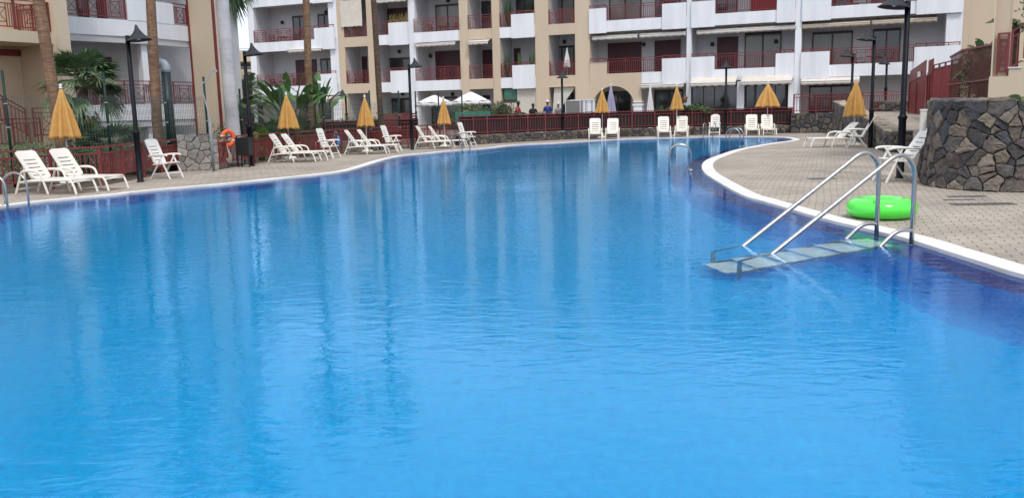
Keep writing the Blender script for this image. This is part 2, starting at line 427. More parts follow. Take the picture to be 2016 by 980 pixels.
# shallow mosaic ledge with UVs across / along
ledge = [offset_loop(pool, -d) for d in (-.01, .22, .44)]; lz = (-.09, -.125, -.17)
me = bpy.data.meshes.new('pool_ledge'); vs = [(p.x, p.y, lz[k]) for k, lp in enumerate(ledge) for p in lp]; fs = []; uvs = []
acc = [0]
for i in range(n): acc.append(acc[-1] + (pool[(i + 1) % n] - pool[i]).length)
for k in range(2):
    for i in range(n):
        j = (i + 1) % n; fs.append((k * n + i, (k + 1) * n + i, (k + 1) * n + j, k * n + j))
        uvs += [(acc[i], k * .22), (acc[i], k * .22 + .22), (acc[i + 1], k * .22 + .22), (acc[i + 1], k * .22)]
me.from_pydata(vs, [], fs); uvl = me.uv_layers.new(name='UVMap')
for i, uv in enumerate(uvs): uvl.data[i].uv = uv
me.materials.append(M['ledge']); o = bpy.data.objects.new('pool_ledge', me); COL.objects.link(o); struct(o)
# basin wall + floor
inner = offset_loop(pool, -.44); deep = offset_loop(pool, -.62)
mb = MB(); vs = []; RINGS = [(-.44, -.17), (-.47, -.55), (-.50, -.95), (-.56, -1.22), (-.68, -1.38), (-.85, -1.45)]
deep = offset_loop(pool, -.85)
for d_, z_ in RINGS: vs += [(p.x, p.y, z_) for p in offset_loop(pool, d_)]
mb.add(vs, [(r * n + i, r * n + (i + 1) % n, (r + 1) * n + (i + 1) % n, (r + 1) * n + i) for r in range(5) for i in range(n)]); struct(mb.build('pool_wall', 'basin_wall', None, True))
mb = MB(); mb.sheet(deep, [], -1.45); struct(mb.build('pool_floor', 'basin', up=True))

# paved deck, bounded by the fences
def g2(x, y, z=0): p = G(x, y, z); return (p.x, p.y)
FENCE_A = [g2(-90, 394), g2(0, 383), g2(201, 366), g2(352, 337)]
FENCE_B = [g2(432, 334), g2(533, 317), g2(673, 302.8), g2(804, 292.3), g2(915, 284)]
WALLP = [g2(905, 286.5), g2(960, 283.3), g2(1040, 278.5), g2(1108, 275), g2(1200, 270.5), g2(1290, 268), g2(1400, 265), g2(1560, 262)]
W45 = AT(1690, 262, 45); FARR = (W45.x, 46.6)
deck_outer = [(-17, -4), (FENCE_A[0][0] - 3, FENCE_A[0][1] - .3)] + FENCE_A + FENCE_B + WALLP + [FARR, (21, 46), (21, 14), (12, 3), (12, -4)]
deck_outer.reverse()
mb = MB(); mb.sheet(deck_outer, [offset_loop(pool, .28)], 0.0); o = struct(mb.build('pool_deck', 'paving', up=True)); o['label'] = 'grey brown block paving round the pool'
gh = [(p[0], p[1]) for p in deck_outer]
cx = sum(p[0] for p in gh) / len(gh); cy = sum(p[1] for p in gh) / len(gh)
hole = offset_loop(pool, .5)
mb = MB(); mb.sheet([(-1500, -1500), (1500, -1500), (1500, 1500), (-1500, 1500)], [hole], -.03); struct(mb.build('ground', 'soil', up=True))

# raised terrace of the flats behind the far wall
TA = [g2(470, 260)]
tl = AT(440, 243, 40.5); tl2 = AT(640, 240, 41.5)
TERR = [(tl.x, tl.y), (tl2.x, tl2.y), (-2.4, 43.2)] + [(p[0] + .02, p[1] + .35) for p in WALLP[1:]] + [(FARR[0] + 1.2, 46.9), (26, 47), (34, 44), (34, 60), (-22, 84), (-26, 60)]
mb = MB(); mb.prism(TERR, -.5, .30); struct(mb.build('terrace_ground', 'terrace'))

# ---------------- random-rubble stone walls
def clip(poly, a, b):
    """keep the side of the bisector of a,b that is nearer a"""
    mx, my = (a[0] + b[0]) / 2, (a[1] + b[1]) / 2; nx, ny = b[0] - a[0], b[1] - a[1]; out = []
    for i in range(len(poly)):
        p, q = poly[i], poly[(i + 1) % len(poly)]
        dp = (p[0] - mx) * nx + (p[1] - my) * ny; dq = (q[0] - mx) * nx + (q[1] - my) * ny
        if dp <= 0: out.append(p)
        if (dp < 0 < dq) or (dq < 0 < dp):
            t = dp / (dp - dq); out.append((p[0] + (q[0] - p[0]) * t, p[1] + (q[1] - p[1]) * t))
    return out
STONES = [(.085, .082, .085), (.12, .108, .10), (.16, .14, .125), (.215, .185, .155), (.26, .225, .185), (.10, .105, .118), (.17, .145, .12), (.07, .072, .08), (.14, .13, .125), (.20, .165, .13)]
def voronoi(L, H, sx, sy, rr, fill=0.0):
    pts = []; ny = max(1, round(H / sy)); dy = H / ny; row = 0
    for j in range(ny):
        s = rr.uniform(.2, .8) * sx
        while s < L:
            q = (s, (j + .5) * dy + rr.uniform(-.40, .40) * dy); pts.append(q)
            if rr.random() < fill: a = rr.uniform(0, 6.28); pts.append((min(L, max(0, q[0] + .55 * sx * math.cos(a))), min(H, max(0, q[1] + .55 * sy * math.sin(a)))))
            s += sx * rr.uniform(.38, 1.7)
    cells = []
    for i, a in enumerate(pts):
        poly = [(max(0, a[0] - 3 * sx), 0), (min(L, a[0] + 3 * sx), 0), (min(L, a[0] + 3 * sx), H), (max(0, a[0] - 3 * sx), H)]
        for k, b in enumerate(pts):
            if k != i and abs(b[0] - a[0]) < 3.2 * sx and abs(b[1] - a[1]) < 3 * sy: poly = clip(poly, a, b)
            if len(poly) < 3: break
        if len(poly) >= 3: cells.append(poly)
    return cells
def stones_mesh(name, mapf, cells, joint, bulge, rr, parent, mat='stone', palette=STONES, rough=False):
    vs, fs, cols = [], [], []; jit = .015 if rough else .010; sub_ = .06 if rough else .09
    for poly in cells:
        cx = sum(p[0] for p in poly) / len(poly); cy = sum(p[1] for p in poly) / len(poly)
        # subdivide edges, inset, jitter
        pp = []
        for i in range(len(poly)):
            p, q = poly[i], poly[(i + 1) % len(poly)]; e = math.hypot(q[0] - p[0], q[1] - p[1]); k = max(1, int(e / sub_))
            for t in range(k):
                f = t / k; x, y = p[0] + (q[0] - p[0]) * f, p[1] + (q[1] - p[1]) * f
                if 0 < f: x += rr.uniform(-jit, jit); y += rr.uniform(-jit, jit)
                pp.append((x, y))
        rad = max(.02, min(math.hypot(p[0] - cx, p[1] - cy) for p in pp)); d = rr.uniform(.35, 1.45) * bulge
        tiltx, tilty = rr.uniform(-.12, .12), rr.uniform(-.12, .12); base = len(vs); m_ = len(pp)
        for inset, dep in ((joint, -.03), (joint * 1.15, d * .55), (joint + rad * .18, d * .92), (joint + rad * .45, d)):
            for x, y in pp:
                L = math.hypot(x - cx, y - cy) + 1e-6; f = max(.05, 1 - inset / L * 1.2)
                X, Y = cx + (x - cx) * f, cy + (y - cy) * f
                dd = dep + (((X - cx) * tiltx + (Y - cy) * tilty) if dep > 0 else 0) + (rr.uniform(-.006, .006) * (2.2 if rough else 1) if dep > 0 else 0)
                vs.append(mapf(X, Y, dd))
        vs.append(mapf(cx, cy, d * 1.02 + rr.uniform(-.006, .006))); c = rr.choice(palette); k = rr.uniform(.85, 1.2)
        f0 = len(fs)
        for r in range(3):
            for i in range(m_): fs.append((base + r * m_ + i, base + r * m_ + (i + 1) % m_, base + (r + 1) * m_ + (i + 1) % m_, base + (r + 1) * m_ + i))
        for i in range(m_): fs.append((base + 3 * m_ + i, base + 3 * m_ + (i + 1) % m_, base + 4 * m_))
        cols += [(c[0] * k, c[1] * k, c[2] * k, 1)] * (len(fs) - f0)
    me = bpy.data.meshes.new(name); me.from_pydata([tuple(v) for v in vs], [], fs)
    at = me.color_attributes.new('stone', 'FLOAT_COLOR', 'CORNER'); i = 0
    for p, c in zip(me.polygons, cols):
        p.use_smooth = not rough
        for li in p.loop_indices: at.data[li].color = c
    bm = bmesh.new(); bm.from_mesh(me); bmesh.ops.recalc_face_normals(bm, faces=bm.faces); bm.to_mesh(me); bm.free()
    me.materials.append(M[mat]); o = bpy.data.objects.new(name, me); COL.objects.link(o); o.parent = parent
    return o
def path_map(path, zb, zt, batter, thick_side=1):
    """path in plan; outside is to the right of travel. returns mapf(s, t in 0..H, d), L"""
    pts = [Vector(p) for p in path]; seg = [(pts[i + 1] - pts[i]).length for i in range(len(pts) - 1)]; acc = [0]
    for e in seg: acc.append(acc[-1] + e)
    nrm = []
    for i in range(len(pts)):
        t = (pts[min(i + 1, len(pts) - 1)] - pts[max(i - 1, 0)]).normalized(); nrm.append(Vector((t.y, -t.x)))
    L = acc[-1]
    def f(s, t, d):
        s = min(max(s, 0), L - 1e-5); i = 0
        while i < len(seg) - 1 and s > acc[i + 1]: i += 1
        k = (s - acc[i]) / seg[i]; p = pts[i].lerp(pts[i + 1], k); nn = nrm[i].lerp(nrm[i + 1], k).normalized()
        b = zb(s / L) if callable(zb) else zb; h = zt(s / L) if callable(zt) else zt
        z = b + (h - b) * t
        off = batter * (1 - t) + d
        return (p.x + nn.x * off, p.y + nn.y * off, z)
    return f, L
def stone_wall(label, path, zb, zt, H, sx, sy, batter=0.0, thick=.45, bulge=.05, joint=.012, seed=1, name='stone_wall', cap='stone', per=4, smooth=True, mortar='mortar', capmat='stone', overhang=.03, pal=STONES, rough=False):
    rr = random.Random(seed); root = empty(name, label, 'stone wall')
    pl = smooth_line(path, per) if smooth else [Vector(p) for p in path]
    f, L = path_map(pl, zb, zt, batter)
    cells = voronoi(L, H, sx, sy, rr, .35 if rough else .1)
    def mapf(x, y, d): return f(x, min(1, max(0, y / H)), d)
    stones_mesh('stonework', mapf, cells, joint, bulge, rr, root, pal and 'stone', pal, rough)
    # core body
    k = max(2, int(L / .4)); vs = []; fs = []
    for i in range(k + 1):
        s = L * i / k; a = f(s, 0, 0); b = f(s, 1, 0); c = f(s, 1, -thick); d = f(s, 0, -thick - batter)
        vs += [(a[0], a[1], a[2] - .06), (b[0], b[1], b[2] - .005), (c[0], c[1], c[2] - .005), (d[0], d[1], d[2] - .06)]
    for i in range(k):
        for q in range(4): fs.append((4 * i + q, 4 * i + (q + 1) % 4, 4 * i + 4 + (q + 1) % 4, 4 * i + 4 + q))
    fs += [(0, 1, 2, 3), (4 * k + 3, 4 * k + 2, 4 * k + 1, 4 * k)]
    mb = MB(); mb.add(vs, fs); mb.build('core', mortar, root)
    # flat top stones
    if cap:
        cells = voronoi(L, thick + overhang, .38, .3, rr)
        def mapc(x, y, d): a = f(x, 1, overhang - y); return (a[0], a[1], a[2] + d)
        stones_mesh('coping', mapc, cells, .008, .022, rr, root, capmat, PALE if capmat == 'stone_pale' else pal)
    return root
PALE = [(.36, .31, .25), (.42, .36, .29), (.31, .27, .23), (.45, .38, .29)]
STONES2 = [(.10, .095, .095), (.15, .135, .125), (.19, .17, .15), (.12, .12, .13), (.23, .195, .16)]

big = [(19.6, 41), (16.5, 34.0), (12.8, 26.5), (9.95, 20.8), (8.95, 18.6), (8.42, 17.4), (8.30, 16.55), (8.60, 15.85), (9.35, 15.42), (10.8, 15.08), (12.6, 14.8), (14.4, 14.7)]
big.reverse(); big = [Vector(p) for p in big]; big.reverse()
# outside is left/front: travelling from far to near the pool side is on the right
stone_wall('tall dark volcanic rubble wall curving round the raised garden on the right', [(p.x, p.y) for p in big], 0.0, 1.63, 1.63, .31, .235, batter=.16, thick=.6, bulge=.05, seed=3, joint=.006, rough=True)
stone_wall('long low grey stone wall under the red terrace railing', WALLP, 0.0, .43, .43, .30, .17, thick=.3, bulge=.03, seed=4, per=2, capmat='stone')
fr = [g2(1556, 262.3), (FARR[0] + .2, 46.55)]
stone_wall('mid-height stone wall behind the last closed umbrella', fr, 0.0, 1.03, 1.03, .34, .26, thick=.35, bulge=.04, seed=5, smooth=False, pal=STONES2)
w2 = [(16.9, 46.0), (15.3, 39.5), (13.6, 33.2), (12.25, 28.6), (12.25, 28.05), (12.85, 27.95)]
stone_wall('ramp parapet wall with pale flagstone top sloping down towards the pool deck', w2, 0.0, lambda s: 1.66 - .98 * min(1, s / .93), 1.2, .36, .27, thick=.55, bulge=.035, seed=6, smooth=False, capmat='stone_pale', pal=STONES2, mortar='mortar_pale')
w3 = [g2(1716, 226), g2(1808, 220)]
a = AT(1716, 220, 47.6); b = AT(1803, 220, 45.5)
stone_wall('short stone wall at the top of the ramp below the lamp', [(a.x, a.y), (b.x, b.y)], .9, 1.58, .68, .34, .24, thick=.35, bulge=.035, seed=8, smooth=False, pal=STONES2)
# ramp surface
mb = MB(); prof = [(17.5, .0), (21, .03), (26, .17), (31, .38), (37, .68), (43, .95), (47.8, 1.05)]
vs = []
for y, z in prof:
    xl = 12.75 + (y - 28) * .262 if y > 28 else 12.6 - (28 - y) * .32
    xr = 8.3 + (y - 17.5) * .475; vs += [(xl + .3 if y > 28 else xl + .3, y, z + .004), (xr + .8, y, z + .004)]
mb.add(vs, [(2 * i, 2 * i + 1, 2 * i + 3, 2 * i + 2) for i in range(len(prof) - 1)])
struct(mb.build('ramp', 'paving', up=True))
# raised garden bed behind the tall wall
bed = [(p.x, p.y) for p in offset_loop([Vector(p) for p in [(9.5, 18.8), (8.95, 17.3), (9.2, 16.5), (10.1, 15.9), (14.4, 15.1), (40, 14), (40, 46), (19.9, 41), (13.2, 26.5)]], 0)]
mb = MB(); mb.prism(bed, .5, 1.52); struct(mb.build('garden_bed', 'soil'))

# drain covers set in the paving
for i, (x, y, w, d, lab) in enumerate([(1903, 387, .62, .18, 'dark square drain cover nearest the big stone wall'), (1888, 393.5, .5, .1, 'thin dark drain strip between two larger covers'),
                                        (1935, 402, .95, .28, 'largest dark drain cover in the paving behind the green ring'), (1618, 352, .55, .3, 'faint grey inspection cover in the paving left of the lounge chair')]):
    p = G(x, y); e = empty('drain_cover', lab, 'drain cover', (p.x, p.y, .004), math.radians(-4))
    mb = MB(); mb.box(-w / 2, w / 2, -d / 2, d / 2, -.002, .002); mb.build('frame', 'drain', e)
    mb = MB()
    k = max(2, int(w / .08))
    for q in range(k): mb.box(-w / 2 + w * (q + .15) / k, -w / 2 + w * (q + .85) / k, -d / 2 + .015, d / 2 - .015, .002, .006)
    mb.build('grate', 'drain', e)

# ---------------- railings
def xpanel(mb, x0, x1, y, z0, z1, w=.025):
    mb.bar((x0, y, z0), (x0, y, z1), w); mb.bar((x1, y, z0), (x1, y, z1), w)
    g = (z1 - z0) * .18; mb.bar((x0, y, z0 + g), (x1, y, z0 + g), w); mb.bar((x0, y, z1 - g), (x1, y, z1 - g), w)
    mb.bar((x0, y, z0 + g), (x1, y, z1 - g), w * .85, w * .6); mb.bar((x0, y + .002, z1 - g), (x1, y + .002, z0 + g), w * .85, w * .6)
def railing(root, name, p, q, z0, z1, pattern='bars', post=1.2, zq0=None, zq1=None, mat='maroon', top=.055, bw=.022, gap=.12, sub=False, base=0.0):
    """one rail run between plan points p and q in root's local space"""
    p = Vector(p); q = Vector(q); L = (q - p).length; yaw = math.atan2(q.y - p.y, q.x - p.x)
    mb = MB().frame((p.x, p.y, 0), yaw)
    k = max(1, round(L / post)); dz0 = 0 if zq0 is None else zq0 - z0; dz1 = 0 if zq1 is None else zq1 - z1
    if dz0 or dz1:
        Msh = mb.M @ Matrix(((1, 0, 0, 0), (0, 1, 0, 0), (dz0 / L, 0, 1, 0), (0, 0, 0, 1))); mb.M = Msh
    mb.box(0, L, -top / 2, top / 2, z1 - .035, z1)
    mb.box(0, L, -.018, .018, z1 - .17, z1 - .14); mb.box(0, L, -.018, .018, z0 + .06, z0 + .095)
    for i in range(k + 1):
        x = min(max(L * i / k, .02), L - .02); mb.box(x - .022, x + .022, -.024, .024, z0 - base, z1 - .036)
    for i in range(k):
        a = L * i / k; b = L * (i + 1) / k; zz0, zz1 = z0 + .096, z1 - .171
        if pattern == 'bars':
            m_ = max(1, int((b - a) / gap))
            for j in range(1, m_): x = a + (b - a) * j / m_; mb.box(x - bw / 2, x + bw / 2, -.01, .01, zz0, zz1)
        elif pattern == 'bars_x':
            w = b - a
            for f in (.10, .19, .81, .90): x = a + w * f; mb.box(x - bw / 2, x + bw / 2, -.01, .01, zz0, zz1)
            xpanel(mb, a + w * .28, a + w * .72, 0, zz0, zz1)
    return mb.build(name, mat, root)
def fence(name, label, cat, pts, z0, z1, spans, group=None, mat='maroon', gap=.11, base=.12, backing=None, bw=.028):
    """free-standing fence: posts, rails, infill panels are parts"""
    root = empty(name, label, cat, (pts[0][0], pts[0][1], 0), 0, group); o = Vector((pts[0][0], pts[0][1]))
    P = [Vector(p) - o for p in pts]
    posts = []
    for i in range(len(P) - 1):
        a, b = P[i], P[i + 1]; L = (b - a).length; k = max(1, round(L / spans)); yaw = math.atan2(b.y - a.y, b.x - a.x)
        mb = MB().frame((a.x, a.y, 0), yaw); mb.box(-.02, L + .02, -.035, .035, z1 - .045, z1); mb.build('handrail', mat, root)
        for j in range(k):
            mb = MB().frame((a.x, a.y, 0), yaw); x0, x1 = L * j / k, L * (j + 1) / k
            mb.box(x0 + .03, x1 - .03, -.015, .015, z1 - .20, z1 - .16); mb.box(x0 + .03, x1 - .03, -.015, .015, z0 + .10, z0 + .14)
            m_ = max(2, int((x1 - x0) / gap))
            for t in range(1, m_): x = x0 + (x1 - x0) * t / m_; mb.box(x - bw / 2, x + bw / 2, -.011, .011, z0 + .141, z1 - .201)
            mb.build('panel', mat, root)
            if j > 0 or i == 0: posts.append(a.lerp(b, j / k))
        posts.append(b)
        if backing:
            mb = MB().frame((a.x, a.y, 0), yaw); mb.box(0, L, .05, .09, z0 + .02, z1 - .06); mb.build('screening', backing, root)
    for p in posts:
        mb = MB().frame((p.x, p.y, 0)); mb.box(-.03, .03, -.03, .03, z0 - base, z1 - .046); mb.build('post', mat, root)
    return root
fence('red_fence', 'maroon metal railing behind the two nearest loungers on the left', 'fence', FENCE_A, .12, 1.0, 1.25)
fence('red_fence', 'maroon metal railing running from the lifebuoy behind the middle loungers to the stone wall', 'fence', FENCE_B, .1, 1.02, 1.6, gap=.10)
fence('terrace_fence', 'maroon railing with black screening on top of the low stone wall', 'fence', [(p[0], p[1] + .15) for p in WALLP], .44, 1.39, 1.15, backing='black_reed', gap=.16, base=.03, bw=.02)
fence('terrace_fence', 'dark screened railing of the terrace behind the banana plants and left palms', 'fence', [(tl.x, tl.y), (tl2.x, tl2.y), (-4.4, 42.6)], .35, 1.33, 1.3, backing='black_reed', gap=.16, base=.5, bw=.02)
g_a = AT(1563, 211, 47.3); g_b = AT(1650, 211, 47.0); g_c = AT(1792, 211, 47.4)
fence('terrace_fence', 'maroon railing above the mid-height stone wall at the right end of the terrace', 'fence', [(g_a.x, g_a.y), (g_b.x, g_b.y), (g_c.x, g_c.y)], 1.06, 2.08, 1.5, gap=.13, base=.05)
# slatted red enclosure on the terrace between the two left palms' end
sa = AT(750, 240, 41.8); sb = AT(822, 240, 43.2)
e = empty('slatted_screen', 'red horizontal slat screen beside the palm on the terrace', 'screen', (sa.x, sa.y, 0), math.atan2(sb.y - sa.y, sb.x - sa.x)); L = (Vector((sb.x, sb.y)) - Vector((sa.x, sa.y))).length
for k in range(11):
    mb = MB(); mb.box(0, L, -.015, .015, .35 + k * .115, .43 + k * .115); mb.build('slat', 'maroon', e)
for x in (.03, L / 2, L - .03): mb = MB(); mb.box(x - .04, x + .04, .018, .09, .3, 1.68); mb.build('post', 'maroon', e)

# tall mesh fence on green posts behind the railing
def mesh_fence(label, pts, ztop, zposts, n_seed=0, wmat='wire', z0=.15, step=.075):
    root = empty('mesh_fence', label, 'mesh fence', (pts[0][0], pts[0][1], 0)); o = Vector(pts[0])
    P = [Vector(p) - o for p in pts]
    for i, p in enumerate(P):
        mb = MB().frame((p.x, p.y, 0)); mb.tube([(0, 0, -.05), (0, 0, zposts)], .035, 10); pst = mb.build('post', 'green_metal', root, True)
        for z in (.9, 1.5, 2.1):
            if z < ztop: MB().frame((p.x, p.y, 0)).tube([(0, 0, z), (0, 0, z + .03)], .05, 8).build('clamp', 'pipe_grey', pst)
    for i in range(len(P) - 1):
        a, b = P[i], P[i + 1]; L = (b - a).length; yaw = math.atan2(b.y - a.y, b.x - a.x); mb = MB().frame((a.x, a.y, 0), yaw); k = int(L / step)
        for j in range(k + 1): x = L * j / k; mb.box(x - .0038, x + .0038, -.0038, .0038, z0, ztop)
        z = z0 + .05
        while z <= ztop:
            for dz in ((0, .06) if int(z * 10) % 3 == 0 else (0,)): mb.box(0, L, .003, .009, z + dz, z + dz + .006)
            z += .2
        mb.build('wire_panel', wmat, root)
    return root
def along(x, y, D): p = AT(x, y, D); return (p.x, p.y)
mesh_fence('tall green wire mesh fence behind the red railing at the left', [along(-60, 300, 22.2), along(22, 300, 22.7), along(218, 300, 24.6), along(333, 300, 27.6), along(412, 300, 29.2)], 2.32, 2.95)
mesh_fence('wire mesh fence on dark posts behind the lifebuoy and banana plants', [along(478, 270, 32), along(556, 270, 34.2), along(639, 270, 36.8), along(731, 270, 39.2), along(788, 270, 41)], 2.1, 2.62, step=.1)
mesh_fence('wire mesh fence in front of the white terrace parasols', [along(820, 250, 42.2), along(865, 250, 42.9), along(911, 250, 43.6)], 2.0, 2.6, step=.1)

# mortar-faced stone pier where the railing turns
pa = Vector(FENCE_A[-1]); pb = Vector(FENCE_B[0]); 
def block(label, a, b, thick, zt, seed):
    root = empty('stone_pier', label, 'stone pier', (0, 0, 0)); rr = random.Random(seed)
    for (p, q, nm) in ((a, b, 'front'),):
        d = (q - p); L = d.length; t = d.normalized(); nn = Vector((t.y, -t.x)); cells = voronoi(L, zt, .30, .22, rr)
        def mf(x, y, dd): w = p + t * x + nn * (dd * .35); return (w.x, w.y, y)
        stones_mesh('stone_face', mf, cells, .006, .03, rr, root, 'stone_pale', [(.27, .265, .255), (.31, .30, .285), (.25, .24, .225), (.34, .33, .31)])
    mb = MB(); c = b - nn * thick; d2 = a - nn * thick
    mb.prism([(a.x, a.y), (b.x, b.y), (c.x, c.y), (d2.x, d2.y)], 0, zt - .004); mb.build('core', 'mortar', root)
    return root
block('pale flagstone pier between the two red railings by the shower pole', pa + Vector((.05, -.1)), pb + Vector((.02, -.02)), .5, 1.13, 21)
# ================================================================== MAIN APARTMENT BUILDING (x = along facade, y = inward)
FA, FB = Vector((-19.4007, 67.4423)), Vector((17.7310, 51.4757)); FT = (FB - FA).normalized(); FN = Vector((-FT.y, FT.x)); FYAW = math.atan2(FT.y, FT.x)
def FU(px, py=150, n=0.0):
    a = FA + FN * n; b = FB + FN * n; return VP(px, py, a, b)[0]
def FW_(u, nn, z): p = FA + FT * u + FN * nn; return (p.x, p.y, z)
ZB = [3.03 + 3.26 * k for k in range(4)]; TOPZ = 13.9; DEP = 2.0; END = 48.0
bld = empty('apartment_building', 'long white and beige apartment building with maroon railings across the far side', 'building', (FA.x, FA.y, 0), FYAW)
def blk(name, mat, *boxes, parent=None, bevel=0):
    mb = MB()
    for b in boxes: mb.box(*b)
    return mb.build(name, mat, parent or bld, bevel=bevel)
# solid mass behind the loggias
blk('rear_wall', 'white_shaded', (0, END, DEP, 13, -.3, TOPZ - .4))
# piers (u0, u1, material); full height, loggia deep
W_, B_ = 'white_wall', 'beige_wall'
PIERS = [(0.0, .55, W_), (7.2, 7.9, W_), (7.9, 8.45, B_), (10.38, 10.95, B_), (13.75, 14.25, W_), (17.65, 18.3, B_), (20.05, 20.62, B_), (23.12, 24.06, B_), (33.02, 33.30, W_), (39.33, 39.68, W_)]
for u0, u1, c in PIERS: blk('pier', c, (u0, u1, 0, .30, 0, TOPZ)); blk('side_wall', 'white_shaded', (u0 + .004, u1 - .004, .301, DEP - .003, 0, TOPZ - .45))
blk('pier', B_, (25.86, 26.84, 0, .3, 3.031, 13.4)); blk('side_wall', 'white_shaded', (25.87, 26.83, .301, DEP - .003, 3.4, 13.3))
blk('pier', W_, (47.2, END, 0, DEP - .003, 0, TOPZ))
# bands + floor slabs per bay
BAYS = {  # name: u0,u1,material of band, projection
 'L': (.55, 7.2, W_, .10), 'P1': (8.45, 10.38, B_, .0), 'A': (10.95, 13.75, W_, .10), 'Bb': (14.25, 17.65, W_, .22), 'P2': (18.3, 20.05, B_, .06), 'C': (20.62, 23.12, W_, .05),
 'P3': (24.06, 25.86, B_, .0), 'D': (26.84, 33.02, W_, .05), 'E': (33.30, 39.33, W_, .05), 'F': (39.68, 47.2, W_, .05)}
RAISE = {'A': (12.25, 13.75), 'C': (21.52, 23.10), 'D': (31.54, 33.0), 'E': (33.32, 34.73), 'F': (39.70, 41.26)}
RAISE2 = {'D': (26.86, 27.98), 'E': (38.29, 39.31), 'F': (45.68, 47.95), 'L': (6.05, 7.75)}
for nme, (u0, u1, c, pj) in BAYS.items():
    for k, zb in enumerate(ZB):
        col = c
        if nme == 'D' and k == 0: continue
        blk('balcony_band', col, (u0 + .002, u1 - .002, -pj, .16, zb, zb + .68))
        blk('floor_slab', 'slab', (u0 + .003, u1 - .003, .161, DEP - .002, zb + .12, zb + .36))
        if k == 3: continue
        for rs in (RAISE, RAISE2):
            if nme in rs:
                a, b = rs[nme]; blk('parapet', col, (a, b, -pj - .12, -pj - .003, zb - .07, zb + 1.45))
                blk('parapet', col, (a, b, -pj - .003, .05, zb + .683, zb + 1.447))
blk('floor_slab', 'slab', (24.07, 33.01, .36, DEP - .002, 3.15, 3.39))
# beige wall with the arch and the window opening at terrace level
def arch_pts(u0, u1, zs, zt, n=18):
    c = (u0 + u1) / 2; r = (u1 - u0) / 2
    return [(c - r * math.cos(PI * i / n), zs + (zt - zs) * math.sin(PI * i / n)) for i in range(n + 1)]
ar = arch_pts(27.02, 29.75, 1.65, 2.93)
out = [(23.13, 3.03), (23.13, .1), (24.06, .1), (24.06, 2.98), (25.86, 2.98), (25.86, .1), (27.02, .1)] + ar + [(29.75, .1), (30.22, .1), (30.22, 3.708), (27.99, 3.708), (27.99, 4.44), (26.845, 4.44), (26.845, 3.028)]
MB().prism(out, -.06, .30, 'y').build('arched_wall', B_, bld)
blk('column', W_, (29.72, 30.26, -.10, .34, .1, 1.66)); blk('column_capital', W_, (29.66, 30.32, -.14, .38, 1.66, 1.78), (29.69, 30.29, -.12, .36, 1.88, 1.95))
blk('balcony_band', W_, (30.225, 33.018, -.05, .16, 3.03, 3.71)); blk('parapet', W_, (31.54, 33.0, -.17, .05, 2.96, 4.48))
blk('parapet', B_, (24.08, 26.83, .02, .10, 3.031, 3.69))
blk('roof_parapet', W_, (0, 7.9, -.06, .2, 13.5, 14.1), (13.8, 17.6, -.06, .2, 13.5, 14.1), (26.85, END, -.06, .2, 13.5, 14.1))
blk('roof_parapet', B_, (7.91, 13.79, -.02, .2, 13.5, 14.1), (17.61, 26.84, -.02, .2, 13.5, 14.1))
blk('roof', 'slab', (-.05, END + .05, .2, 13, 13.5, 13.6))
blk('side_wall', B_, (END + .003, END + .3, .3, 13, -.2, TOPZ - .3))
# tapered balcony soffit at the right corner
# window / door openings on the loggia back wall
def win(u0, u1, z0, z1, kind, lamp=False):
    y = DEP - .06
    if kind in ('shutter', 'shutter_red'):
        mb = MB(); mb.box(u0, u1, y, DEP - .001, z0, z1); f = mb.build('door', 'maroon_dark' if kind == 'shutter' else 'shutter_red', bld)
        mb = MB(); k = int((z1 - z0) / .12)
        for i in range(k): mb.box(u0 + .03, u1 - .03, y - .012, y - .001, z0 + .12 * i + .02, z0 + .12 * i + .10)
        mb.build('slats', 'maroon_dark' if kind == 'shutter' else 'shutter_red', f); return f
    mb = MB(); t = .07
    mb.box(u0, u1, y, DEP - .001, z1 - .14, z1); mb.box(u0, u0 + t, y, DEP - .001, z0, z1 - .141); mb.box(u1 - t, u1, y, DEP - .001, z0, z1 - .141)
    mid = (u0 + u1) / 2
    if u1 - u0 > 1.1: mb.box(mid - t * .6, mid + t * .6, y - .01, DEP - .001, z0, z1 - .141)
    if z0 > .5 and (z0 % 3.26) > 1: mb.box(u0 + t, u1 - t, y, DEP - .001, z0, z0 + t)
    f = mb.build('window', 'frame_dark', bld)
    mb = MB(); mb.box(u0 + t, u1 - t, y + .03, y + .045, z0 + .01, z1 - .142); mb.build('pane', 'glass_pale' if kind == 'pale' else 'glass', f); return f
def wpx(x0, x1, k, kind, z0off=0.0, ztop=2.32, py=None):
    fl = .30 if k == 0 else ZB[k - 1] + .37
    zz = fl + 1.5; py = {0: 195, 1: 100, 2: 5, 3: -90}[k]
    u0, u1 = FU(x0, py, DEP), FU(x1, py, DEP); win(u0, u1, fl + z0off, fl + ztop, kind)
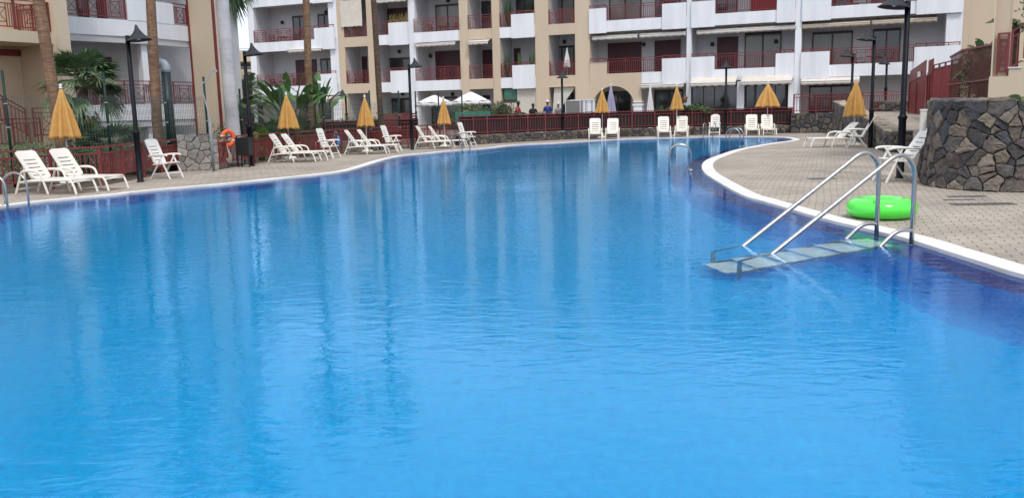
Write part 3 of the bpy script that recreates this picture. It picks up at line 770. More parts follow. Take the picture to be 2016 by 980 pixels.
for d in [(581, 622, 1, 'shutter'), (630, 656, 1, 'glass', .9), (745, 752, 1, 'shutter'), (762, 808, 1, 'glass', 0, 2.1), (857, 905, 1, 'shutter', 0, 2.4), (712, 722, 1, 'shutter'), (950, 970, 1, 'shutter'),
          (1012, 1025, 1, 'shutter'), (1083, 1131, 1, 'pale'), (1197, 1263, 1, 'shutter'), (1289, 1340, 1, 'shutter'), (1412, 1453, 1, 'shutter'), (1466, 1538, 1, 'pale', 0, 2.5), (1599, 1678, 1, 'pale'), (1717, 1772, 1, 'glass'),
          (574, 602, 2, 'glass'), (624, 650, 2, 'glass', .8), (755, 806, 2, 'shutter'), (857, 905, 2, 'pale'), (948, 968, 2, 'glass'), (1016, 1050, 2, 'glass'), (1083, 1131, 2, 'pale'), (1200, 1263, 2, 'pale'), (1290, 1340, 2, 'glass'),
          (1410, 1452, 2, 'glass'), (1478, 1532, 2, 'shutter_red'), (1600, 1680, 2, 'glass'), (1715, 1775, 2, 'glass'),
          (580, 620, 3, 'glass'), (765, 806, 3, 'glass'), (857, 903, 3, 'shutter'), (1085, 1130, 3, 'glass'), (1200, 1262, 3, 'glass'), (1412, 1452, 3, 'shutter'), (1470, 1535, 3, 'glass'), (1605, 1680, 3, 'shutter'), (1715, 1775, 3, 'glass'),
          (768, 812, 0, 'glass'), (740, 750, 0, 'glass'), (700, 722, 0, 'shutter'), (848, 900, 0, 'glass'), (925, 965, 0, 'glass'), (1085, 1130, 0, 'glass'), (1192, 1242, 0, 'glass'), (1288, 1345, 0, 'glass'), (1257, 1262, 0, 'shutter'),
          (1408, 1452, 0, 'glass'), (1470, 1535, 0, 'glass'), (1593, 1680, 0, 'glass'), (590, 620, 0, 'glass', .9), (628, 650, 0, 'glass', .9)]:
    wpx(*d)
# darker side returns give the glazed verandas on the ground floor
def glazed(x0, x1):
    u0, u1 = FU(x0, 200), FU(x1, 200); mb = MB(); k = 4
    for i in range(k + 1): u = u0 + (u1 - u0) * i / k; mb.box(u - .03, u + .03, .14, .19, .3, 2.7)
    mb.box(u0, u1, .14, .19, 2.7, 2.78); mb.box(u0, u1, .14, .19, 1.15, 1.2)
    f = mb.build('veranda_frame', 'frame_dark', bld)
    MB().box(u0 + .03, u1 - .03, .16, .168, .31, 2.69).build('pane', 'glass', f)
glazed(1362, 1450); glazed(1468, 1545)
blk('veranda_pier', W_, (FU(1451, 190), FU(1465, 190), -.08, .3, .1, 2.95)); blk('veranda_pier', W_, (FU(1552, 190), 39.32, -.10, -.003, .1, 2.95))
# railings
bayrail = {'L': [(.5, 6.05)], 'P1': [(8.45, 10.38)], 'A': [(10.95, 12.25)], 'Bb': [(14.25, 17.65)], 'P2': [(18.3, 20.05)], 'C': [(20.62, 21.52)], 'P3': [(24.06, 25.86)], 'D': [(27.98, 31.54)], 'E': [(34.73, 38.29)], 'F': [(41.26, 45.68)]}
for nme, runs in bayrail.items():
    pj = BAYS[nme][3]; pat = 'bars' if nme in 'DE' else 'bars_x'
    for k in range(3):
        for a, b in runs: railing(bld, 'railing', (a + .02, -pj + .03), (b - .02, -pj + .03), ZB[k] + .70, ZB[k] + 1.60, pat, post=1.15, gap=.13, top=.07, bw=.026)
    for rs in (RAISE, RAISE2):
        if nme in rs:
            for k in range(3):
                a, b = rs[nme]; mb = MB(); z = ZB[k]; y = -pj - .08
                mb.box(a + .02, b, y - .03, y + .03, z + 1.60, z + 1.65); mb.box(a + .02, b, y - .012, y + .012, z + 1.51, z + 1.53)
                q = max(1, round((b - a) / .55))
                for i in range(q + 1): u = a + .05 + (b - a - .1) * i / q; mb.box(u - .02, u + .02, y - .018, y + .018, z + 1.451, z + 1.599)
                mb.build('handrail', 'maroon', bld)
# awnings
def awning(x0, x1, zt, proj=.55, drop=.35, py=100, mat='awning', box=True, inset=-.02):
    u0, u1 = FU(x0, py), FU(x1, py); y0, y1 = inset, -proj; root = bld
    mb = MB(); k = max(6, int((u1 - u0) / .11)); vs = []; fs = []
    for i in range(k + 1):
        u = u0 + (u1 - u0) * i / k; sag = .012 * math.sin(i * 1.3); sc = .05 * abs(math.sin(i * PI / 4))
        vs += [(u, y0, zt), (u, (y0 + y1) / 2, zt - drop / 2 + sag), (u, y1, zt - drop), (u, y1 - .015, zt - drop - .16 - sc)]
    for i in range(k):
        for q in range(3): fs.append((4 * i + q, 4 * i + q + 1, 4 * i + 5 + q, 4 * i + 4 + q))
    mb.add(vs, fs); o = mb.build('awning', mat, root, True)
    md = o.modifiers.new('thick', 'SOLIDIFY'); md.thickness = .012
    MB().tube([(u0, y1, zt - drop + .01), (u1, y1, zt - drop + .01)], .028, 8).build('front_bar', 'pole_white', o, True)
    return o
for a in [(572, 638, 6.42, .35, .12), (800 + 20, 900, 6.24, .25, .05), (924, 966, 6.27, .4, .15), ]: awning(*a)
for a in [(1166, 1255), (1259, 1350), (1371, 1567)]: awning(a[0], a[1], 6.24, .02, .24, inset=.75)
awning(1577, 1711, 6.24, .02, .24, mat='awning_tan', inset=.75); awning(1714, 1842, 6.24, .02, .24, mat='awning_tan', inset=.75)
awning(741, 806, 9.53, .5, .26, 0); awning(1263, 1348, 3.0, .3, .1, 170); awning(1362, 1452, 3.32, .75, .42, 170); awning(1461, 1561, 3.30, .75, .42, 170); awning(1577, 1692, 3.02, .45, .22, 170)
awning(497, 562, 2.85, .9, .25, 190); awning(622, 660, 2.9, .9, .25, 190); awning(1462, 1530, 9.5, .5, .25, 0)
# long canvas blind over one opening
mb = MB(); u0, u1 = FU(672, 30), FU(714, 30); MB().box(u0, u1, -.12, -.10, 8.0, 9.5).build('roller_blind', 'awning', bld)
mb = MB(); k = 24; vs = []
for i in range(k + 1): u = u0 + (u1 - u0) * i / k; vs += [(u, -.125, 8.02), (u, -.135, 7.72 - .04 * abs(math.sin(i * PI / 5)))]
mb.add(vs, [(2 * i, 2 * i + 1, 2 * i + 3, 2 * i + 2) for i in range(k)]); o = mb.build('blind_valance', 'awning', bld); o.modifiers.new('t', 'SOLIDIFY').thickness = .012
# ground floor curtains
u0, u1 = FU(1017, 190), FU(1055, 190); mb = MB(); k = 40; vs = []
for i in range(k + 1): u = u0 + (u1 - u0) * i / k; y = .1 + .03 * math.sin(i * 1.9); vs += [(u, y, .3), (u, y, 3.02)]
mb.add(vs, [(2 * i, 2 * i + 1, 2 * i + 3, 2 * i + 2) for i in range(k)]); mb.build('curtain', 'curtain', bld, True)
u0, u1 = FU(992, 190), FU(1016, 190); blk('green_blind', 'blind_green', (u0, u1, .08, .11, 2.25, 3.0)); blk('curtain', 'curtain', (u0, u1, .08, .12, .3, 2.05)); blk('blind_rail', 'brown_wood', (u0, u1, .06, .13, 2.07, 2.2))
# tied-back curtain in the square opening
pts = [(24.35, 2.95), (25.80, 2.95), (25.2, 2.2), (24.75, 1.5), (24.78, .4), (24.25, .4), (24.22, 1.4), (24.3, 2.3)]
MB().prism(pts, .12, .15, 'y').build('curtain', 'curtain', bld)
# wall lamps
lamps_px = [(557, 45, 2), (643, 25, 2), (787, 102, 1), (849, 111, 1), (883, 2, 2), (648, 20, 2), (1112, 83, 1), (1268, 88, 1), (1403, 88, 1), (1528, 82, 1), (892, 186, 0), (794, 185, 0)]
for x, y, k in lamps_px:
    a = FA + FN * DEP; b = FB + FN * DEP; u, z = VP(x, y, a, b)
    MB().lathe([(.0, -.14), (.10, -.10), (.13, 0), (.10, .10), (0, .14)], 12).build('wall_lamp', 'dark_shade', bld, True).location = (u, DEP - .1, z)

# ================================================================== items on the balconies and terrace
def potted(name, label, u, y, z, h, mat, n=26, spread=.25, pot=True, group=None, w=.03):
    p = FW_(u, y, z); root = empty(name, label, 'plant', p, FYAW, group)
    if pot: MB().lathe([(0, 0), (.12, 0), (.16, .26), (.17, .28), (.14, .27), (0, .25)], 14).build('pot', 'terracotta', root, True)
    mb = MB(); z0 = .24 if pot else 0
    for i in range(n):
        a = R.uniform(0, 2 * PI); r = R.uniform(.2, 1) * spread; hh = h * R.uniform(.55, 1); b = (math.cos(a) * .04, math.sin(a) * .04, z0); t = Vector((math.cos(a) * r, math.sin(a) * r, z0 + hh)); m_ = Vector(b).lerp(t, .55) + Vector((0, 0, hh * .06))
        s = Vector((-math.sin(a), math.cos(a), 0)) * w * R.uniform(.7, 1.4)
        mb.add([Vector(b) - s * .5, Vector(b) + s * .5, m_ + s, t, m_ - s], [(0, 1, 2, 4), (4, 2, 3)])
    mb.build('foliage', mat, root); return root
fl = [z + .37 for z in ZB]
potted('potted_plant', 'tall leafy plant at the left of the white balcony beside the beige tower', 20.95, .35, fl[0], 1.9, 'leaf_dark', 40, .35)
potted('potted_plant', 'spiky plant in the middle of the same white balcony, above the railing', 21.9, .25, fl[0] + .1, 1.75, 'leaf', 34, .22)
potted('potted_plant', 'trailing plant spilling over the right end of the white balcony', 22.85, .05, fl[0] + .5, 1.15, 'leaf', 60, .3, w=.04)
potted('potted_plant', 'bushy plant on the balcony above the plant-filled one', 21.1, .4, fl[1], 2.0, 'leaf_dark', 50, .5)
potted('potted_plant', 'dark round plant on the upper balcony left of the beige tower', 22.4, .9, fl[1], 2.1, 'leaf_dark', 60, .5)
snake = empty('planter', 'long planter of yellow-green spiky leaves on the upper balcony by the second palm', 'planter', FW_(12.9, .35, fl[1] + 1.0), FYAW)
mb = MB(); mb.box(-.85, .85, -.12, .12, -.1, .12); mb.build('trough', 'white_shaded', snake); mb = MB()
for i in range(90):
    u = R.uniform(-.82, .82); h = R.uniform(.35, .8); t = R.uniform(-.12, .12); mb.add([(u - .02, 0, .1), (u + .02, 0, .1), (u + t + .022, R.uniform(-.1, .1), .1 + h * .6), (u + t * 1.3, R.uniform(-.12, .12), .1 + h), (u + t - .022, 0, .1 + h * .6)], [(0, 1, 2, 4), (4, 2, 3)])
mb.build('foliage', 'snake', snake)
def bal_chair(label, u, y, z, yaw, mat='brown_wood'):
    root = empty('balcony_chair', label, 'chair', FW_(u, y, z), FYAW + yaw, 'dark balcony chairs')
    MB().box(-.24, .24, -.24, .24, .41, .45).build('seat', mat, root)
    mb = MB(); mb.bar((-.22, .22, .45), (-.22, .30, .95), .035); mb.bar((.22, .22, .45), (.22, .30, .95), .035)
    for k in range(4): z_ = .55 + .11 * k; mb.bar((-.22, .235 + .016 * k, z_), (.22, .235 + .016 * k, z_), .02, .05)
    mb.build('backrest', mat, root)
    for x in (-.21, .21):
        for yy in (-.21, .21): MB().bar((x, yy, 0), (x, yy, .41), .035).build('leg', mat, root)
        MB().bar((x, -.22, .66), (x, .25, .66), .04, .025).build('armrest', mat, root)
    return root
def bal_table(label, u, y, z, mat='brown_wood', r=.42):
    root = empty('balcony_table', label, 'table', FW_(u, y, z), FYAW, 'balcony tables')
    MB().lathe([(0, .70), (r, .70), (r, .735), (0, .735)], 20).build('table_top', mat, root)
    for k in range(3):
        a = k * 2.09; MB().bar((math.cos(a) * .28, math.sin(a) * .28, 0), (math.cos(a) * .18, math.sin(a) * .18, .70), .035).build('leg', mat, root)
    return root
for lab, u, k, mats in [('the left white block, first floor', 2.2, 0, 'black_metal'), ('the left white block, second floor', 2.4, 1, 'brown_wood'), ('the balcony right of the slim palm, second floor', 15.9, 1, 'brown_wood'), ('the far right balcony, first floor', 43.6, 0, 'brown_wood'), ('the narrow opening beside the slim palm', 9.4, 0, 'brown_wood'), ('the far right balcony, second floor', 43.2, 1, 'brown_wood')]:
    z = fl[k]; bal_table('small round table on ' + lab, u, 1.0, z, mats)
    bal_chair('dark chair left of the table on ' + lab, u - .75, .9, z, 1.4, mats); bal_chair('dark chair right of the table on ' + lab, u + .75, .95, z, -1.4, mats)

def closed_parasol(label, p, h, cl, r0, mat, group, name='umbrella', wide=1.0, base=True, poleh=None, folds=8, seedk=0):
    rr = random.Random(seedk); root = empty(name, label, 'umbrella', p, rr.uniform(0, 1), group)
    MB().tube([(0, 0, .02), (0, 0, h - .05)], .022, 10).build('pole', 'pole_white', root, True)
    if base: MB().lathe([(0, 0), (.26, 0), (.26, .05), (.20, .09), (.05, .11), (.05, .28), (.03, .29)], 20).build('base', 'plastic', root, True)
    n = 48; vs = []; fs = []; rows = 12; z1 = h - .06; z0 = z1 - cl
    for j in range(rows + 1):
        t = j / rows; rad = (.035 + (r0 - .035) * t ** .85) * (1 + .03 * math.sin(3 * t + seedk))
        for i in range(n):
            a = 2 * PI * i / n; fold = math.cos(a * folds) ; ph = rr.uniform(-.01, .01)
            rf = rad * (1 + (.32 * fold + .07 * math.sin(a * 3 + seedk)) * min(1, t * 2.2)); zz = z1 - cl * t
            if j == rows: zz += .05 * (fold * -.5 + .5) + rr.uniform(-.01, .01)
            vs.append((rf * math.cos(a + .04 * t), rf * math.sin(a + .04 * t), zz))
    for j in range(rows):
        for i in range(n): fs.append((j * n + i, j * n + (i + 1) % n, (j + 1) * n + (i + 1) % n, (j + 1) * n + i))
    mb = MB(); mb.add(vs, fs); c = mb.build('canopy', mat, root, True); md = c.modifiers.new('t', 'SOLIDIFY'); md.thickness = .006
    MB().lathe([(0, -.05), (.045, -.05), (.05, -.01), (.025, .0), (.045, .035), (.03, .07), (0, .085)], 12, (0, 0, h)).build('finial', 'pole_white', root, True)
    mb = MB()
    for k in range(folds): a = 2 * PI * k / folds; mb.bar((.02 * math.cos(a), .02 * math.sin(a), z1 - .1), (r0 * .55 * math.cos(a), r0 * .55 * math.sin(a), z0 + .12), .012)
    mb.build('ribs', 'grey_metal', root)
    return root
closed_parasol('closed cream parasol standing on the beige tower balcony', FW_(25.15, .45, fl[0]), 2.0, 1.15, .19, 'umb_white', None, base=True)
p = AT(1203, 221, 50.0); closed_parasol('closed lilac grey parasol in front of the arch', (p.x, p.y, .30), 2.55, 1.6, .26, 'umb_lilac', None, seedk=3)
p = AT(1280, 216, 50.5); closed_parasol('closed white parasol on the terrace right of the arch', (p.x, p.y, .30), 2.45, 1.7, .19, 'umb_white', None, seedk=4)
def open_parasol(label, px, py, D, r, zt, zr):
    p = AT(px, py, D); root = empty('terrace_parasol', label, 'parasol', (p.x, p.y, .30), .3, 'open white parasols on the terrace')
    MB().tube([(0, 0, 0), (0, 0, zt - .3)], .03, 10).build('pole', 'brown_wood', root, True)
    mb = MB(); n = 32; vs = [(0, 0, zt - .3)]; fs = []
    for j in range(1, 6):
        t = j / 5
        for i in range(n):
            a = 2 * PI * i / n; sag = 1 - .05 * t * (1 - math.cos(a * 8)) ; vs.append((r * t * sag * math.cos(a), r * t * sag * math.sin(a), zt - .3 - (zt - zr) * t ** 1.15 - .02 * (1 - math.cos(a * 8)) * t * (1 if j < 5 else -2)))
    for i in range(n): fs.append((0, 1 + i, 1 + (i + 1) % n))
    for j in range(4):
        for i in range(n): fs.append((1 + j * n + i, 1 + (j + 1) * n + i, 1 + (j + 1) * n + (i + 1) % n, 1 + j * n + (i + 1) % n))
    mb.add(vs, fs); c = mb.build('canopy', 'umb_white', root, True); c.modifiers.new('t', 'SOLIDIFY').thickness = .01
    mb = MB().frame((0, 0, 0)); vs = []
    for i in range(65): a = 2 * PI * i / 64; sag = 1 - .05 * (1 - math.cos(a * 8)); vs += [(r * sag * math.cos(a), r * sag * math.sin(a), zr - .285), (r * sag * 1.01 * math.cos(a), r * sag * 1.01 * math.sin(a), zr - .44 - .03 * math.cos(a * 16))]
    mb.add(vs, [(2 * i, 2 * i + 1, 2 * i + 3, 2 * i + 2) for i in range(64)]); v = mb.build('valance', 'umb_white', root, True); v.modifiers.new('t', 'SOLIDIFY').thickness = .01
    MB().lathe([(0, 0), (.03, .02), (.02, .12), (0, .14)], 10, (0, 0, zt - .32)).build('finial', 'brown_wood', root, True)
    for k in range(8): a = 2 * PI * k / 8; MB().bar((.03, 0, 0), (.03, 0, .001), .001) if False else MB().bar((.05 * math.cos(a), .05 * math.sin(a), zt - .42), (r * .93 * math.cos(a), r * .93 * math.sin(a), zr - .25), .02).build('rib', 'brown_wood', root)
    return root
open_parasol('open pinkish white parasol left of the other one behind the fence', 856, 222, 47.5, 1.08, 2.50, 2.05)
open_parasol('open pinkish white parasol right of the other one, nearer the oleander', 928, 222, 48.0, 1.12, 2.64, 2.08)
# green windbreak, white block, glass box, rack, dark bust, box hedge
p = AT(930, 222, 45.5); e = empty('windbreak', 'dark green windbreak netting along the terrace edge under the parasols', 'windbreak', (p.x, p.y, 0), -.1)
MB().box(-.9, .95, -.01, .01, .9, 1.58).build('netting', 'green_net', e)
for x in (-.9, 0, .95): MB().tube([(x, .03, .3), (x, .03, 1.78)], .02, 8).build('post', 'green_metal', e)
p = AT(1150, 222, 51.5); e = empty('garden_wall', 'low white wall panel beside the square opening on the terrace', 'wall', (p.x, p.y, 0), FYAW)
MB().box(-.75, .65, -.1, .1, .3, 2.05).build('panel', 'white_wall', e, bevel=.01); MB().box(-.78, .68, -.13, .13, 2.05, 2.10).build('coping', 'white_wall', e)
p = AT(1131, 222, 48.2); e = empty('display_case', 'glass display case in a pale frame next to the people on the terrace', 'display case', (p.x, p.y, .3), FYAW)
mb = MB()
for x in (-.42, .42):
    for y in (-.25, .25): mb.bar((x, y, 0), (x, y, 1.75), .04)
for z in (.9, 1.73):
    for y in (-.25, .25): mb.bar((-.42, y, z), (.42, y, z), .04)
    for x in (-.42, .42): mb.bar((x, -.25, z), (x, .25, z), .04)
mb.build('frame', 'pole_white', e); MB().box(-.40, .40, -.245, .245, .92, 1.70).build('pane', 'glass_pale', e)
p = AT(1160, 222, 49); e = empty('plant_rack', 'black wire rack with three shelves left of the arch', 'rack', (p.x, p.y, .3), FYAW)
mb = MB()
for x in (-.17, .17):
    for y in (-.12, .12): mb.bar((x, y, 0), (x, y, 1.7), .02)
mb.build('frame', 'black_metal', e)
for z in (.6, 1.1, 1.6): MB().box(-.17, .17, -.12, .12, z, z + .02).build('shelf', 'black_metal', e)
p = AT(1348, 213, 48.6); e = empty('bust', 'dark carved head on a white neck and black foot on the terrace wall', 'sculpture', (p.x, p.y, 1.40), FYAW)
MB().lathe([(0, 0), (.22, 0), (.2, .04), (.06, .10), (.05, .22), (.07, .24)], 14).build('foot', 'black_metal', e, True)
MB().lathe([(.05, .23), (.065, .30), (.05, .36)], 12).build('neck', 'pole_white', e, True)
MB().lathe([(0, .34), (.08, .36), (.13, .46), (.14, .58), (.10, .68), (0, .72)], 14).build('head', 'brown_wood', e, True)
MB().lathe([(0, -.03), (.05, 0), (.03, .06), (0, .07)], 8, (.13, -.02, .62)).build('muzzle', 'brown_wood', e, True)
e = empty('air_conditioner', 'white air conditioner unit behind the glazed veranda', 'air conditioner', FW_(FU(1385, 175, DEP) , DEP - .25, 2.3), FYAW)
MB().box(-.45, .45, -.15, .15, 0, .65).build('casing', 'plastic', e, bevel=.02); MB().lathe([(0, 0), (.25, 0), (.25, .02), (0, .02)], 20).build('fan_grille', 'black_metal', e).matrix_local = Matrix.Translation((-.1, -.155, .32)) @ Matrix.Rotation(PI / 2, 4, 'X')

# ================================================================== TALL BEIGE WALL right of the building
a, b = AT(1868, 200, 49), AT(2190, 200, 47)
T2 = Vector((b.x - a.x, b.y - a.y)); yaw = math.atan2(T2.y, T2.x); e = empty('stair_tower', 'plain tall beige block with two small maroon framed windows right of the white flats', 'building', (a.x, a.y, 0), yaw)
MB().box(0, T2.length, 0, 9, -.3, 21).build('wall', 'beige_wall', e)
def tpx(x, y): return VP(x, y, a, b)
for (x0, y0, x1, y1) in ((1876, 60, 1900, 77), (1893, -6, 1904, 10)):
    u0, z1 = tpx(x0, y0); u1, z0 = tpx(x1, y1); mb = MB(); t = .12
    mb.box(u0, u1, -.05, -.002, z1 - t, z1); mb.box(u0, u1, -.05, -.002, z0, z0 + t); mb.box(u0, u0 + t, -.05, -.002, z0 + t, z1 - t); mb.box(u1 - t, u1, -.05, -.002, z0 + t, z1 - t)
    f = mb.build('window', 'maroon', e); MB().box(u0 + t, u1 - t, -.012, -.003, z0 + t, z1 - t).build('pane', 'glass', f)

# ================================================================== LEFT WHITE BUILDING (angled)
L0, L1 = Vector((-16.6866, 32.291)), Vector((-14.7974, 34.8036)); LT = (L1 - L0).normalized(); LYAW = math.atan2(LT.y, LT.x); LN = Vector((-LT.y, LT.x))
lb = empty('white_flats', 'white apartment block with maroon balconies behind the palms at the left', 'building', (L0.x, L0.y, 0), LYAW)
def lblk(name, mat, *bx, bevel=0):
    mb = MB()
    for b_ in bx: mb.box(*b_)
    return mb.build(name, mat, lb, bevel=bevel)
U0, U1 = .72, 4.05
# corner where the front bends
q2 = AT(378, 90, 38.0); d_ = Vector((q2.x, q2.y)) - L0; Q2 = Vector((d_.dot(LT), d_.dot(LN)))
def bent(y0, y1, z0, z1, name, mat, chamf=.35):
    """band following the front, bending back at U1 towards Q2; y negative = outwards"""
    t = (Q2 - Vector((U1, 0))).normalized(); nn = Vector((-t.y, t.x))
    bis = (Vector((0, 1)) + nn).normalized(); k = 1 / bis.dot(nn)
    def P_(y): return [(U0, y), (U1 + bis.x * y * k, bis.y * y * k), (Q2.x + nn.x * y, Q2.y + nn.y * y)]
    a_, b_ = P_(y0), P_(y1); poly = a_ + b_[::-1]
    return MB().prism(poly, z0, z1).build(name, mat, lb)
for k, zb in enumerate((1.57, 4.80, 8.06)):
    bent(-.02, .14, zb, zb + .62, 'balcony_band', W_); bent(.14, 2.3, zb + .2, zb + .42, 'floor_slab', 'slab'); bent(.02, .20, zb - .25, zb - .003, 'beam', 'white_shaded')
for zb in (4.80, 8.06):
    t = (Q2 - Vector((U1, 0))).normalized(); nn = Vector((-t.y, t.x)); s = U1 - .75; e_ = Vector((U1, 0)) + t * ((Q2 - Vector((U1, 0))).length * .62)
    MB().prism([(s, -.035), (U1, -.035), (e_.x, e_.y - .03), (e_.x + nn.x * .14, e_.y + nn.y * .14), (U1 - .02, .12), (s, .12)], zb + .622, zb + 1.45).build('parapet', W_, lb)
    railing(lb, 'railing', (U0 + .02, .05), (s - .02, .05), zb + .64, zb + 1.58, 'bars_x', post=.95, gap=.12, top=.06)
    railing(lb, 'railing', (e_.x + t.x * .03 + nn.x * .05, e_.y + t.y * .03 + nn.y * .05), (Q2.x - t.x * .1 + nn.x * .05, Q2.y - t.y * .1 + nn.y * .05), zb + .64, zb + 1.50, 'bars_x', post=1.5, gap=.12, top=.06)
railing(lb, 'railing', (U0 + .02, .05), (U1, .05), 2.2, 3.12, 'bars_x', post=.95, gap=.12, top=.06)
railing(lb, 'railing', (U1 + t.x * .03, .05 + t.y * .03), (Q2.x - t.x * .05, Q2.y - t.y * .05 + .03), 2.2, 3.12, 'bars_x', post=1.4, gap=.12, top=.06)
lblk('rear_wall', 'white_shaded', (U0 - .3, U1 + 6, 2.3, 9, -.3, 12.5))
lblk('roof_band', W_, (U0, U1, -.05, .2, 10.9, 12.5), (U0, U1 + 4, .2, 2.3, 11.2, 12.5))
lblk('pier', W_, (U1 - .2, U1 + .05, .16, .5, 0, 12)); lblk('pier', 'white_shaded', (U0 - .3, U0, 0, 2.3, -.2, 12))
lblk('base_wall', 'slab', (U0, U1 + .1, .5, .7, -.2, 1.7))
for z in (2.0, 5.2, 8.5):
    f = lblk('door', 'frame_dark', (2.55, 3.0, 2.24, 2.299, z, z + 2.15)); MB().box(2.60, 2.95, 2.225, 2.239, z + .1, z + 2.05).build('pane', 'glass', f)
    f = lblk('door', 'maroon_dark', (3.35, 3.75, 2.24, 2.299, z, z + 2.15))
lblk('wall_lamp', 'brown_wood', (3.06, 3.14, 2.2, 2.29, 4.0, 4.3))
# beige end wall with maroon downpipe edge
c0, c1 = AT(377, 100, 37.8), AT(423, 100, 37.2); T3 = Vector((c1.x - c0.x, c1.y - c0.y)); e = empty('beige_end_wall', 'beige end wall of the left flats with a thin maroon stripe down its edge', 'wall', (c0.x, c0.y, 0), math.atan2(T3.y, T3.x))
MB().box(.02, T3.length, 0, .35, -.3, 13).build('wall', 'cream_wall', e); MB().box(-.05, .018, -.05, .12, -.3, 13).build('stripe', 'maroon', e); MB().box(T3.length + .002, T3.length + .05, -.03, .1, -.3, 13).build('stripe', 'maroon', e)

# ================================================================== BEIGE STAIR BUILDING, far left
s0, s1 = AT(20, 100, 28.6), AT(128, 100, 30.3); T4 = Vector((s1.x - s0.x, s1.y - s0.y)).normalized(); a2 = Vector((s0.x, s0.y)); b2 = Vector((s1.x, s1.y)); sy_ = math.atan2(T4.y, T4.x)
sb_ = empty('beige_stair_house', 'beige house with outdoor stairs and maroon railings at the far left', 'building', (s0.x, s0.y, 0), sy_)
def su(x, y, n=0):
    nn = Vector((-T4.y, T4.x)) * n; return VP(x, y, a2 + nn, b2 + nn)
def sblk(name, mat, *bx):
    mb = MB()
    for b_ in bx: mb.box(*b_)
    return mb.build(name, mat, sb_)
pu0, pu1 = su(107, 100)[0], su(131, 100)[0]
sblk('pillar', 'cream_wall', (pu0, pu1, -.25, .25, -.2, 11)); sblk('side_wall', 'beige_wall', (pu0 + .003, pu1 - .003, .251, 3, -.2, 11))
zt, zl = su(50, 61)[1], su(50, 84)[1]
sblk('landing', 'cream_wall', (-3.5, pu0 - .003, 0, 1.8, zl, zt))
sblk('wall', 'cream_wall', (-3.5, pu0 - .003, 1.85, 5, -.2, 11))
zs = su(30, 105, 1.8)[1]; sblk('stripe', 'maroon', (-3.5, su(62, 105, 1.8)[0], 1.80, 1.849, zs - .1, zs + .12))
railing(sb_, 'railing', (-3.5, .06), (su(30, 30)[0], .06), zt + .03, zt + .98, 'bars_x', post=.9, top=.06); railing(sb_, 'railing', (su(30, 30)[0], .06), (pu0 - .02, .06), zt + .03, zt + .98, 'bars_x', post=.9, top=.06)
railing(sb_, 'railing', (pu0 - .06, .1), (pu0 - .06, 1.7), zt + .03, zt + .98, 'bars', post=.9, top=.06)
railing(sb_, 'stair_railing', (-3.3, .02), (su(50, 208)[0], .02), 3.2, 4.1, 'bars', post=.8, zq0=1.15, zq1=2.1, top=.06)
railing(sb_, 'railing', (su(50, 208)[0], -.3), (pu0 - .1, -.3), 1.12, 2.08, 'bars_x', post=.85, top=.07); railing(sb_, 'railing', (-3.4, -.6), (su(54, 215)[0], -.6), .9, 1.75, 'bars', post=.9, top=.06)
mb = MB()
for i in range(9): mb.box(-3.3 + i * .36, -3.3 + (i + 1) * .36, .1, 1.3, 0, 2.9 - i * .3)
mb.build('stairs', 'beige_wall', sb_); sblk('base', 'cream_wall', (-3.4, pu0 - .01, -.2, .05, -.2, .85))
sblk('roof', 'cream_wall', (-3.6, pu1 + .1, -.4, 5, 11, 11.4))

# ================================================================== RIGHT HOUSE above the stone wall
r0, r1 = AT(1948, 150, 20.5), AT(2100, 150, 19.6); T5 = Vector((r1.x - r0.x, r1.y - r0.y)); ry = math.atan2(T5.y, T5.x)
rh = empty('stair_house', 'beige house corner with a tall pillar and white-edged stairs above the big stone wall', 'building', (r0.x, r0.y, 0), ry); ra, rb = Vector((r0.x, r0.y)), Vector((r1.x, r1.y))
def ru(x, y): return VP(x, y, ra, rb)
u1, z1 = ru(1990, 150); uA = ru(1947, 155)[0]; uP0, uP1 = ru(1954, 80)[0], ru(1984, 80)[0]
MB().box(uP0, uP1, .12, .55, z1 - .12, 11).build('pillar', 'beige_wall', rh)
MB().box(uP0, uP0 + .03, .02, .119, z1 - .12, 11).build('pillar_lit_edge', 'cream_wall', rh)  # lighter cream strip paints the lit side of the pillar
st = [(uA, .6), (9, .6), (9, 5.2)]; zz = ru(2000, 150)[1]; x = ru(1999, 120)[0]; steps = []
pts = [(uA, .6), (uA, z1)]; pts += [(x - .12, z1)]
zc = z1
for i in range(13): pts += [(x - .12 + i * .26, zc + .17), (x + .14 + i * .26, zc + .17)]; zc += .17
pts += [(9, zc), (9, .6)]
MB().prism(pts, 0, .18, 'y').build('stair_wall', 'cream_wall', rh)
mb = MB(); zc = z1
for i in range(13): mb.box(x - .14 + i * .26, x + .14 + i * .26, -.02, 1.3, zc + .172, zc + .20); zc += .17
mb.build('step_edge', 'white_wall', rh)
railing(rh, 'railing', (uP0 + .1, .06), (x - .14, .06), z1 + .04, z1 + .98, 'bars_x', post=.5, top=.06)
railing(rh, 'stair_railing', (x - .12, .06), (x + 3.1, .06), z1 + .1, z1 + 1.0, 'bars', post=.8, zq0=z1 + 2.2, zq1=z1 + 3.05, top=.06)
MB().box(uP0 + 2.2, 12, 3.0, 9, 0, 11).build('wall', 'cream_wall', rh); MB().box(uP0 - .2, 12, 0, 9, 11, 11.4).build('roof', 'cream_wall', rh)

